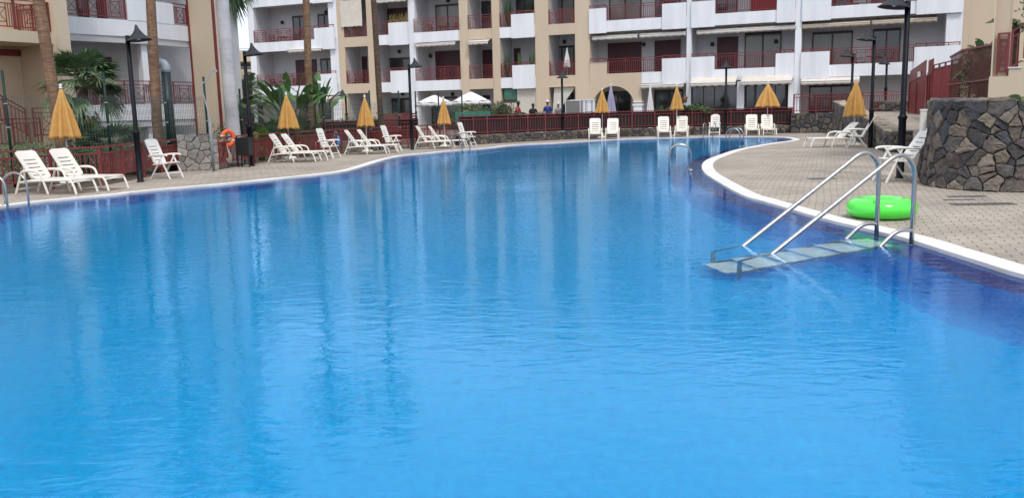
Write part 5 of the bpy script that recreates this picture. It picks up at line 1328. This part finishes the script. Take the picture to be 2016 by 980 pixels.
def trunk_line(pa, pb, Da, Db, top):
    """base pixel + upper pixel at distances, extended to height top"""
    a = AT(pa[0], pa[1], Da); b = AT(pb[0], pb[1], Db); d = (b - a) / (b.z - a.z); g = a - d * a.z
    return [tuple(g), tuple(g + d * top * .5), tuple(g + d * top)]
for (pa, pb, D, top, r0, r1, lab, mat, sk) in [((122, 290), (76, 0), 25.6, 8.6, .165, .155, 'thick brown palm in front of the beige stair house at the far left', 'trunk', 1),
        ((312, 290), (296.5, 0), 27.5, 9.6, .155, .13, 'brown palm in front of the white balconies, beside the vent pipe', 'trunk', 2),
        ((611, 258), (602.5, 0), 37.2, 11.0, .165, .125, 'brown palm rising through the banana plants', 'trunk', 3),
        ((750.5, 250), (735.5, 0), 40.2, 12.0, .135, .115, 'slim dark brown palm beside the red slat screen', 'trunk_dark', 4)]:
    tl_ = trunk_line(pa, pb, D, D, top); fan_palm(lab, tl_[0], tl_, r0, r1, mat=mat, seedk=sk, group=None)
# pale royal palm with feather crown
def feather_palm(label, base, tl_, r0, r1, nf, L, mat, sk, name='palm_tree', leafm='palm_leaf', droop=.55, els=(.1, 1.3), shaft=True, nl=30):
    rr = random.Random(sk); root = empty(name, label, 'palm tree', base, 0); P = curve_pts([Vector(p) - Vector(base) for p in tl_], 10); n = len(P)
    MB().tube(P, [(r0 + (r1 - r0) * i / (n - 1)) * (1 + .2 * math.exp(-i / (n - 1) * 14)) for i in range(n)], 24).build('trunk', mat, root, True); top = P[-1]
    if shaft: MB().tube([top, top + Vector((0, 0, .9)), top + Vector((0, 0, 1.5))], [r1 * .95, r1 * .75, r1 * .3], 16).build('crownshaft', 'leaf_light', root, True); top = top + Vector((0, 0, 1.3))
    a, b = MB(), MB()
    for i in range(nf):
        az = 2 * PI * i / nf * 2.4 + rr.uniform(-.3, .3); el = rr.uniform(*els); d = Vector((math.cos(az) * math.cos(el), math.sin(az) * math.cos(el), math.sin(el))); sd = Vector((-math.sin(az), math.cos(az), 0)); pts = []
        l_ = L * rr.uniform(.8, 1.1)
        for k in range(9): t = k / 8; pts.append(top + d * l_ * t + Vector((0, 0, -droop * l_ * t * t * (1.2 - .4 * math.sin(el)))))
        a.tube(pts, [.03 - .003 * k for k in range(9)], 5, False)
        for k in range(nl):
            t = .12 + .88 * k / nl; f = t * 8; i0 = min(7, int(f)); p = pts[i0].lerp(pts[i0 + 1], f - i0); td = (pts[i0 + 1] - pts[i0]).normalized(); ll = L * .22 * math.sin(PI * min(1, t * .85 + .12)) * rr.uniform(.85, 1.1)
            for s in (-1, 1):
                v = (sd * s + td * .6 + Vector((0, 0, -.25))).normalized(); q = p + v * ll * .6; e_ = p + v * ll + Vector((0, 0, -.25 * ll)); w_ = td * .022 * L / 2
                b.add([p - w_ * .4, p + w_ * .4, q + w_, e_, q - w_], [(0, 1, 2, 4), (4, 2, 3)])
    a.build('stalks', 'petiole', root); b.build('crown', leafm, root); return root
tl_ = trunk_line((462, 290), (437, 0), 30.2, 30.2, 9.5); feather_palm('smooth pale grey royal palm between the left flats and the main building', tl_[0], tl_, .235, .20, 15, 3.0, 'trunk_pale', 5)
p = AT(444, -62, 42); b0 = (p.x, p.y, 0); fan_palm('palm whose hanging fronds show behind the pale trunk at the top', b0, [b0, (p.x, p.y, p.z * .5), (p.x, p.y, p.z)], .15, .12, seedk=9, nf=44, L=1.0, r=1.0, els=(-1.2, .9), dry=0)
# fan palms in the left garden
p = AT(170, 300, 27.5); b0 = (p.x, p.y, 0); zt_ = AT(170, 165, 27.5).z; pts = [b0, (p.x - .15, p.y, .8), (p.x - .05, p.y, zt_ * .65), (p.x + .12, p.y, zt_)]
fan_palm('fan palm with a green crown in front of the white balconies at the left', b0, pts, .17, .12, nf=46, L=.75, r=.82, seedk=12, mat='trunk_dark', els=(-.5, 1.3), dry=8, nleaf=26)
p = AT(163, 300, 27.0); b0 = (p.x, p.y, 0); fan_palm('small fan palm tucked against the leaning dark trunk', b0, [b0, (p.x, p.y, .5), (p.x + .05, p.y, 1.2)], .14, .12, nf=16, L=.35, r=.45, seedk=13, mat='trunk_dark', dry=6, name='small_palm')
p = AT(222, 300, 27.0); b0 = (p.x, p.y, 0); fan_palm('low fan palm with dark fronds just above the red railing', b0, [b0, (p.x, p.y, .3), (p.x, p.y, .55)], .12, .1, nf=34, L=.85, r=.70, seedk=14, mat='trunk_dark', leafm='leaf_dark', els=(.15, 1.3), dry=0, name='small_palm', nleaf=24)
for x, y, D, z, sk, lab in ((485, 175, 45, 0, 15, 'feathery palm behind the second lamp post'), (512, 205, 47, 0, 16, 'yellow-green low palm left of the banana plants'), (474, 215, 40, 0, 17, 'lower palm clump behind the pale trunk')):
    p = AT(x, y, D); b0 = (p.x, p.y, z); feather_palm(lab, b0, [b0, (p.x, p.y, p.z * .5), (p.x, p.y, p.z)], .18, .14, 22, 1.7 if sk != 16 else 1.2, 'trunk_dark', sk, name='small_palm', leafm='leaf_light' if sk == 16 else 'palm_leaf', shaft=False, els=(-.1, 1.3), nl=26)
for x, y, D, lab, sk in ((2002, 52, 24, 'feathery green palm between the right pillar and the stairs', 31), (1935, 120, 27.5, 'small palm behind the red-brown shade net', 32)):
    p = AT(x, y, D); b0 = (p.x, p.y, 1.5); feather_palm(lab, b0, [b0, (p.x, p.y, (1.5 + p.z) / 2), (p.x, p.y, p.z)], .1, .08, 16, 1.0, 'trunk_dark', sk, name='small_palm', shaft=False, els=(-.1, 1.2), nl=26)
# big paddle leaves
def paddle(mb_s, mb_l, base, az, el, Ls, Lb, Wb, rr, bend=.35):
    d = Vector((math.cos(az) * math.cos(el), math.sin(az) * math.cos(el), math.sin(el))); sd = Vector((-math.sin(az), math.cos(az), 0)); q = base + d * Ls
    mb_s.tube([base, base + d * Ls * .5, q], [.05, .035, .02], 6, False); pts = []; n = 10; tw = rr.uniform(-.9, .9); sdv = (sd * math.cos(tw) + d.cross(sd) * math.sin(tw)).normalized()
    for k in range(n + 1):
        t = k / n; out = Vector((math.cos(az), math.sin(az), 0)); c = q + d * Lb * t + (out * .35 + Vector((0, 0, -1))) * bend * Lb * t * t * .6; w_ = Wb * .5 * (math.sin(PI * min(1, (t * .92 + .06))) ** .6); pts.append((c, w_))
    vs = []; nn = d.cross(sdv).normalized()
    for c, w_ in pts: vs += [c - sdv * w_ + nn * w_ * .25, c, c + sdv * w_ + nn * w_ * .25]
    fs = []
    for k in range(n):
        if rr.random() < .9: fs.append((3 * k, 3 * k + 1, 3 * k + 4, 3 * k + 3))
        fs.append((3 * k + 1, 3 * k + 2, 3 * k + 5, 3 * k + 4))
    mb_l.add(vs, fs)
def banana(label, p, n, Ls, Lb, Wb, sk, els=(.75, 1.5), leafm='leaf', name='banana_plant', stem=0.0):
    rr = random.Random(sk); root = empty(name, label, 'plant', p, 0); a, b = MB(), MB()
    if stem: a.tube([(0, 0, 0), (0, 0, stem)], [.12, .10], 12)
    for i in range(n):
        az = rr.uniform(0, 2 * PI); el = rr.uniform(*els); k = rr.uniform(.7, 1.1); paddle(a, b, Vector((rr.uniform(-.25, .25), rr.uniform(-.25, .25), stem * .9)), az, el, Ls * k, Lb * k, Wb * k, rr)
    a.build('stems', 'petiole', root, True); b.build('leaves', leafm, root, True); return root
for x, y, D, n_, Ls, Lb, lab, sk, lm, stem in ((574, 265, 36.5, 22, 1.2, 1.25, 'tallest banana-like plant left of the brown palm behind the second umbrella', 41, 'leaf', 1.2), (541, 265, 36.8, 20, .7, 1.0, 'broad dark leaved plant at the left of the banana clump', 42, 'leaf_dark', .3), (628, 262, 38.4, 17, 1.1, 1.35, 'banana-like plant with leaves fanning right of the brown palm', 43, 'leaf', 1.4),
        (590, 268, 36.6, 20, .7, 1.15, 'lower broad leaves between the second umbrella and the palm', 44, 'leaf_dark', .2), (515, 300, 33.0, 9, .35, .6, 'low strap leaves hanging over the red fence by the second lamp', 45, 'leaf_light', .5)):
    p = AT(x, y, D); banana(lab, (p.x, p.y, 0), n_, Ls, Lb, .38, sk, leafm=lm, stem=stem)
for x, y, D, lab, sk in ((1938, 95, 26.0, 'rubbery green leaved bush rising above the red-brown shade net', 51), (2012, 150, 13.4, 'large glossy leaves at the right edge of the photo above the stone wall', 52)):
    p = AT(x, y, D); banana(lab, (p.x + (.28 if sk == 52 else 0), p.y, 1.5), 9 if sk == 51 else 6, .5 if sk == 51 else .12, .45 if sk == 51 else .28, .26 if sk == 51 else .14, sk, els=(.3, 1.4), leafm='leaf', name='leafy_bush', stem=max(.1, p.z - 2.0))
def bush(name, label, p, rx, ry, rz, n, leafm, size=.06, sk=1, cat='bush', group=None, flowers=None):
    rr = random.Random(sk); root = empty(name, label, cat, p, 0, group); mb = MB(); st_ = MB(); clumps = [(Vector((rr.uniform(-.7, .7) * rx, rr.uniform(-.7, .7) * ry, rr.uniform(.25, .85) * rz * 2)), rr.uniform(.3, .55)) for _ in range(14)]
    for i in range(n):
        c, k = rr.choice(clumps); v = Vector((rr.gauss(0, 1), rr.gauss(0, 1), rr.gauss(0, 1))).normalized() * rr.random() ** .4
        q = c + Vector((v.x * rx * k, v.y * ry * k, v.z * rz * k)); d = (v + Vector((rr.uniform(-.6, .6), rr.uniform(-.6, .6), rr.uniform(-.1, .9)))).normalized(); s = d.orthogonal().normalized() * size * .28; s.rotate(Matrix.Rotation(rr.uniform(0, 6.28), 3, d)); l_ = size * rr.uniform(.7, 1.4)
        if q.z < 0.02: continue
        mb.add([q, q + d * l_ * .5 + s, q + d * l_, q + d * l_ * .5 - s], [(0, 1, 2, 3)])
    for c, k in clumps: st_.tube([(rr.uniform(-.1, .1) * rx, 0, 0), c * .6 + Vector((0, 0, .05)), c], [.02, .013, .006], 5, False)
    st_.build('stems', 'petiole', root); mb.build('foliage', leafm, root)
    if flowers:
        mb = MB()
        for i in range(40):
            c, k = rr.choice(clumps); v = Vector((rr.gauss(0, 1), -abs(rr.gauss(0, 1)), rr.gauss(0, 1))).normalized(); q = c + Vector((v.x * rx * k, v.y * ry * k, v.z * rz * k)) * 1.02; s = Vector((size * .5, 0, 0)); t = Vector((0, 0, size * .5)); mb.add([q - s, q + t, q + s, q - t], [(0, 1, 2, 3)])
        mb.build('flowers', flowers, root)['kind'] = 'stuff'
    return root
for x, D, z, rx, rz, n_, lm, lab, sk, fw in ((985, 46.6, .35, .95, .95, 2600, 'leaf_grey', 'grey-green oleander bush on the terrace left of the person in red', 61, 'terracotta'), (958, 46.2, .3, .5, .8, 900, 'leaf_grey', 'smaller oleander beside the green windbreak', 62, None), (935, 47, .9, 1.4, .5, 1400, 'leaf', 'green hedge behind the windbreak netting', 63, 'terracotta'),
        (1040, 47.0, .6, .9, .42, 900, 'leaf_grey', 'low scrubby bush in front of the seated people', 64, None), (1368, 48.9, 1.0, .95, .30, 1300, 'leaf', 'low green shrub on the terrace wall by the veranda', 65, None), (770, 50, .9, 1.1, .35, 900, 'leaf', 'low green planting behind the red slat screen', 66, None),
        (700, 47, .3, .8, .55, 700, 'leaf', 'green shrub on the terrace left of the slim palm', 67, None), (1320, 52, .6, .9, .55, 900, 'leaf_dark', 'dark bush with pink flowers behind the slim umbrella', 68, 'pink'), (1926, 28.4, 1.45, .85, .95, 2600, 'leaf', 'green plants with pale flowers behind the red-brown shade net', 69, 'leaf_dry'),
        (1938, 26.0, 1.45, .7, .6, 1300, 'leaf_dark', 'dark undergrowth at the foot of the shade net', 70, None), (60, 25.3, 0, 1.6, .55, 2200, 'leaf', 'green ground shrub behind the railing at the far left', 71, None), (255, 27.0, 0, .9, .45, 1200, 'leaf', 'green shrub behind the railing near the first lamp', 72, None),
        (340, 30, 0, .7, .7, 900, 'leaf', 'leafy shrub behind the vent pipe', 73, None), (185, 26.0, 0, 1.2, .4, 1300, 'leaf_dark', 'dark low shrub behind the railing under the fan palm', 74, None), (660, 42.5, .3, .6, .5, 700, 'leaf', 'shrub right of the brown palm on the terrace', 75, None), (448, 34.5, 0, .7, .7, 900, 'leaf', 'shrub behind the wire fence next to the pale palm', 76, None)):
    p = AT(x, 230, D); bush('shrub' if z < 5 else 'x', lab, (p.x, p.y, z), rx, .5, rz, n_, lm, .10 if D > 40 else .075, sk, flowers=fw)
# ivy hanging from a garden post top right
p = AT(2014, 12, 17); bush('climbing_plant', 'leafy climber hanging into the top right corner', (p.x + .25, p.y, p.z - .35), .35, .3, .45, 700, 'leaf', .06, 81)

# ================================================================== PEOPLE on the terrace
def person(label, p, yaw, h, skin, shirt, legs_m, cap=None, lean=0.0, hair=True, arms='down', seedk=0):
    root = empty('person', label, 'person', p, yaw); k = h / 1.75
    def skel(name, mat, nodes, edges, root_i=0, sub=2):
        me = bpy.data.meshes.new(name); me.from_pydata([Vector(n_[0]) * k for n_ in nodes], edges, []); o = bpy.data.objects.new(name, me); COL.objects.link(o); o.parent = root
        md = o.modifiers.new('skin', 'SKIN'); md.use_smooth_shade = True
        for i, n_ in enumerate(nodes): v = me.skin_vertices[0].data[i]; r = n_[1] if isinstance(n_[1], tuple) else (n_[1], n_[1]); v.radius = (r[0] * k, r[1] * k); v.use_root = (i == root_i)
        o.modifiers.new('sub', 'SUBSURF').levels = sub; o.modifiers['sub'].render_levels = sub; me.materials.append(M[mat]); return o
    L = lean; sh = Vector((0, -.02 - L, 1.44)); hd = sh + Vector((0, -L * .5 - .02, .16))
    if arms == 'down': el = [(.23, -.02, 1.13), (-.23, -.02, 1.13)]; ha = [(.25, -.10, .88), (-.25, -.10, .88)]
    elif arms == 'fold': el = [(.24, -.05 - L, 1.15), (-.24, -.05 - L, 1.15)]; ha = [(-.02, -.26 - L, 1.16), (.04, -.28 - L, 1.12)]
    else: el = [(.25, -.10 - L, 1.18), (-.23, -.12 - L, 1.16)]; ha = [(.16, -.36 - L, 1.14), (-.14, -.38 - L, 1.12)]
    N = [((0, 0, .96), (.155, .11)), ((0, -L * .3, 1.14), (.14, .105)), ((0, -L * .8, 1.32), (.165, .115)), (tuple(sh), (.09, .08)), (tuple(sh + Vector((0, 0, .075))), .056), (tuple(hd + Vector((0, .0, .0))), (.068, .078)), (tuple(hd + Vector((0, 0, .10))), (.078, .092)), (tuple(hd + Vector((0, 0, .17))), (.05, .06)),
         ((.18, sh.y, 1.41), .058), (el[0], .043), (ha[0], .029), ((-.18, sh.y, 1.41), .058), (el[1], .043), (ha[1], .029),
         ((.09, 0, .88), .09), ((.10, -.01, .50), .058), ((.10, .02, .09), .042), ((.11, -.12, .04), .035), ((-.09, 0, .88), .09), ((-.10, -.01, .50), .058), ((-.10, .02, .09), .042), ((-.11, -.12, .04), .035)]
    E_ = [(0, 1), (1, 2), (2, 3), (3, 4), (4, 5), (5, 6), (6, 7), (3, 8), (8, 9), (9, 10), (3, 11), (11, 12), (12, 13), (0, 14), (14, 15), (15, 16), (16, 17), (0, 18), (18, 19), (19, 20), (20, 21)]
    # five fingers per hand as short chains grown from the palm
    for hi, s in ((10, 1), (13, -1)):
        b = Vector(N[hi][0]); e_ = Vector(N[hi - 1][0]); d = (b - e_).normalized(); sd = d.cross(Vector((0, 0, 1)));  sd = sd.normalized() if sd.length > .1 else Vector((1, 0, 0))
        N.append((tuple(b + d * .06), (.026, .016))); pi = len(N) - 1; E_.append((hi, pi))
        for q in range(5):
            off = sd * (.011 * (q - 1.5)) if q < 4 else sd * -.034 ; ln = (.07, .08, .075, .06, .045)[q]; N.append((tuple(b + d * (.06 + ln * .6 if q < 4 else .05) + off * 1.2), .0085)); E_.append((pi, len(N) - 1)); N.append((tuple(b + d * (.06 + ln if q < 4 else .08) + off * 1.3 + Vector((0, -.01, -.01))), .007)); E_.append((len(N) - 2, len(N) - 1))
    body = skel('body', skin, N, E_)
    S_ = [((0, .0, .93), (.170, .125)), ((0, -L * .3, 1.14), (.157, .12)), ((0, -L * .8, 1.32), (.18, .13)), (tuple(sh + Vector((0, 0, .015))), (.085, .085)), ((.185, sh.y, 1.405), .074), (tuple(Vector((.185, sh.y, 1.405)).lerp(Vector(el[0]), .75)), .062), ((-.185, sh.y, 1.405), .074), (tuple(Vector((-.185, sh.y, 1.405)).lerp(Vector(el[1]), .75)), .062)]
    skel('shirt', shirt, S_, [(0, 1), (1, 2), (2, 3), (3, 4), (4, 5), (3, 6), (6, 7)])
    T_ = [((0, 0, .95), (.165, .12)), ((.095, 0, .86), .10), ((.10, -.01, .50), .075), ((.10, .02, .12), .06), ((-.095, 0, .86), .10), ((-.10, -.01, .50), .075), ((-.10, .02, .12), .06)]
    skel('trousers', legs_m, T_, [(0, 1), (1, 2), (2, 3), (0, 4), (4, 5), (5, 6)])
    hc = (hd + Vector((0, 0, .10))) * k
    for s in (-1, 1):
        MB().lathe([(0, -.012 * k), (.011 * k, 0), (0, .012 * k)], 8, hc + Vector((s * .032, -.088, .005)) * k).build('eye', 'hair', body, True)
        MB().lathe([(0, -.03 * k), (.014 * k, 0), (0, .03 * k)], 8, hc + Vector((s * .082, .0, -.01)) * k).build('ear', skin, body, True)
    MB().tube([hc + Vector((0, -.088, .01)) * k, hc + Vector((0, -.108, -.03)) * k], [.008 * k, .015 * k], 8).build('nose', skin, body, True)
    MB().box(hc.x - .022 * k, hc.x + .022 * k, hc.y - .088 * k, hc.y - .078 * k, hc.z - .062 * k, hc.z - .054 * k).build('mouth', 'terracotta', body)
    if hair: MB().lathe([(.0, .115 * k), (.05 * k, .108 * k), (.085 * k, .07 * k), (.094 * k, .02 * k), (.088 * k, -.03 * k), (.06 * k, -.05 * k)], 18, hc + Vector((0, .014, -.012)) * k).build('hair', 'hair' if hair is True else hair, root, True)
    if cap:
        MB().lathe([(.0, .135 * k), (.05 * k, .128 * k), (.09 * k, .09 * k), (.10 * k, .035 * k), (.099 * k, .02 * k)], 18, hc + Vector((0, .005, -.005)) * k).build('cap', cap, root, True)
        MB().prism([(hc.x - .07 * k, hc.y - .08 * k), (hc.x + .07 * k, hc.y - .08 * k), (hc.x + .05 * k, hc.y - .17 * k), (hc.x - .05 * k, hc.y - .17 * k)], hc.z + .025 * k, hc.z + .035 * k).build('cap_brim', cap, root)
    return root
for x, D, h, yaw, sk_, sh_, lg, cap, lean, hair, arms, lab in ((1017.5, 47.6, 1.72, 1.25, 'skin_dark', 'cloth_red', 'denim', 'cloth_green', .04, True, 'fwd', 'person in a red shirt and green cap standing by the oleander on the terrace'),
        (1049, 47.9, 1.58, .1, 'skin_dark', 'cloth_black', 'denim', None, .10, True, 'fwd', 'person all in black leaning forward behind the terrace railing'),
        (1079, 48.6, 1.72, -.2, 'skin', 'cloth_blue', 'denim', 'cloth_white', .05, True, 'down', 'person in a blue vest and white cap behind the terrace railing'),
        (1097, 48.3, 1.62, .25, 'skin', 'cloth_grey', 'denim', None, .14, 'cloth_white', 'fwd', 'grey-shirted person with pale hair bowing their head beside the blue vest')):
    p = AT(x, 225, D); person(lab, (p.x, p.y, .30), yaw, h, sk_, sh_, lg, cap, lean, hair, arms)
# white terrace table and chairs behind the far loungers
p = AT(700, 240, 52); e = empty('terrace_table', 'white plastic table on the terrace behind the third umbrella', 'table', (p.x, p.y, .3), .2)
MB().box(-.5, .5, -.35, .35, .70, .74).build('table_top', 'plastic', e, bevel=.01)
for x in (-.42, .42):
    for y in (-.28, .28): MB().bar((x, y, 0), (x, y, .70), .05).build('leg', 'plastic', e)
EXPO = 0.57
# ================================================================== LIGHT
w = bpy.data.worlds.new('World'); scene.world = w; w.use_nodes = True
n = w.node_tree.nodes; l = w.node_tree.links; bg = n['Background']
sky = n.new('ShaderNodeTexSky'); sky.sky_type = 'NISHITA'; sky.sun_disc = False
SUN_EL, SUN_AZ = math.radians(58), math.radians(168)     # compass-style, from +Y clockwise
sky.sun_elevation = SUN_EL; sky.sun_rotation = SUN_AZ
tc = n.new('ShaderNodeTexCoord'); mp = n.new('ShaderNodeMapping'); mp.inputs['Scale'].default_value = (1, 1, 2.6)
l.new(tc.outputs['Generated'], mp.inputs[0]); nz = n.new('ShaderNodeTexNoise'); nz.inputs['Scale'].default_value = 2.2; nz.inputs['Detail'].default_value = 7; nz.inputs['Roughness'].default_value = .55
l.new(mp.outputs[0], nz.inputs['Vector'])
cr = n.new('ShaderNodeValToRGB'); cr.color_ramp.elements[0].position = .32; cr.color_ramp.elements[0].color = (5.0, 5.7, 7.0, 1)
cr.color_ramp.elements[1].position = .68; cr.color_ramp.elements[1].color = (10.0, 10.2, 10.6, 1); l.new(nz.outputs['Fac'], cr.inputs[0])
mx = n.new('ShaderNodeMix'); mx.data_type = 'RGBA'; mx.inputs[0].default_value = .85
l.new(sky.outputs[0], mx.inputs[6]); l.new(cr.outputs[0], mx.inputs[7]); l.new(mx.outputs[2], bg.inputs['Color'])
bg.inputs['Strength'].default_value = .10
sd = bpy.data.lights.new('sun', 'SUN'); sd.energy = 1.4; sd.angle = math.radians(10); sd.color = (1, .96, .9)
so = bpy.data.objects.new('sun', sd); COL.objects.link(so)
dirv = Vector((math.sin(SUN_AZ) * math.cos(SUN_EL), math.cos(SUN_AZ) * math.cos(SUN_EL), math.sin(SUN_EL)))
so.rotation_euler = dirv.to_track_quat('Z', 'Y').to_euler()
scene.view_settings.view_transform = 'Standard'; scene.view_settings.look = 'None'; scene.view_settings.gamma = 1
scene.view_settings.exposure = EXPO
scene.cycles.use_denoising = True
try: scene.cycles.denoiser = 'OPENIMAGEDENOISE'
except Exception: pass
scene.cycles.max_bounces = 14; scene.cycles.transmission_bounces = 8; scene.cycles.glossy_bounces = 4; scene.cycles.diffuse_bounces = 7
scene.cycles.caustics_refractive = True; scene.cycles.caustics_reflective = False
scene.cycles.sample_clamp_indirect = 6
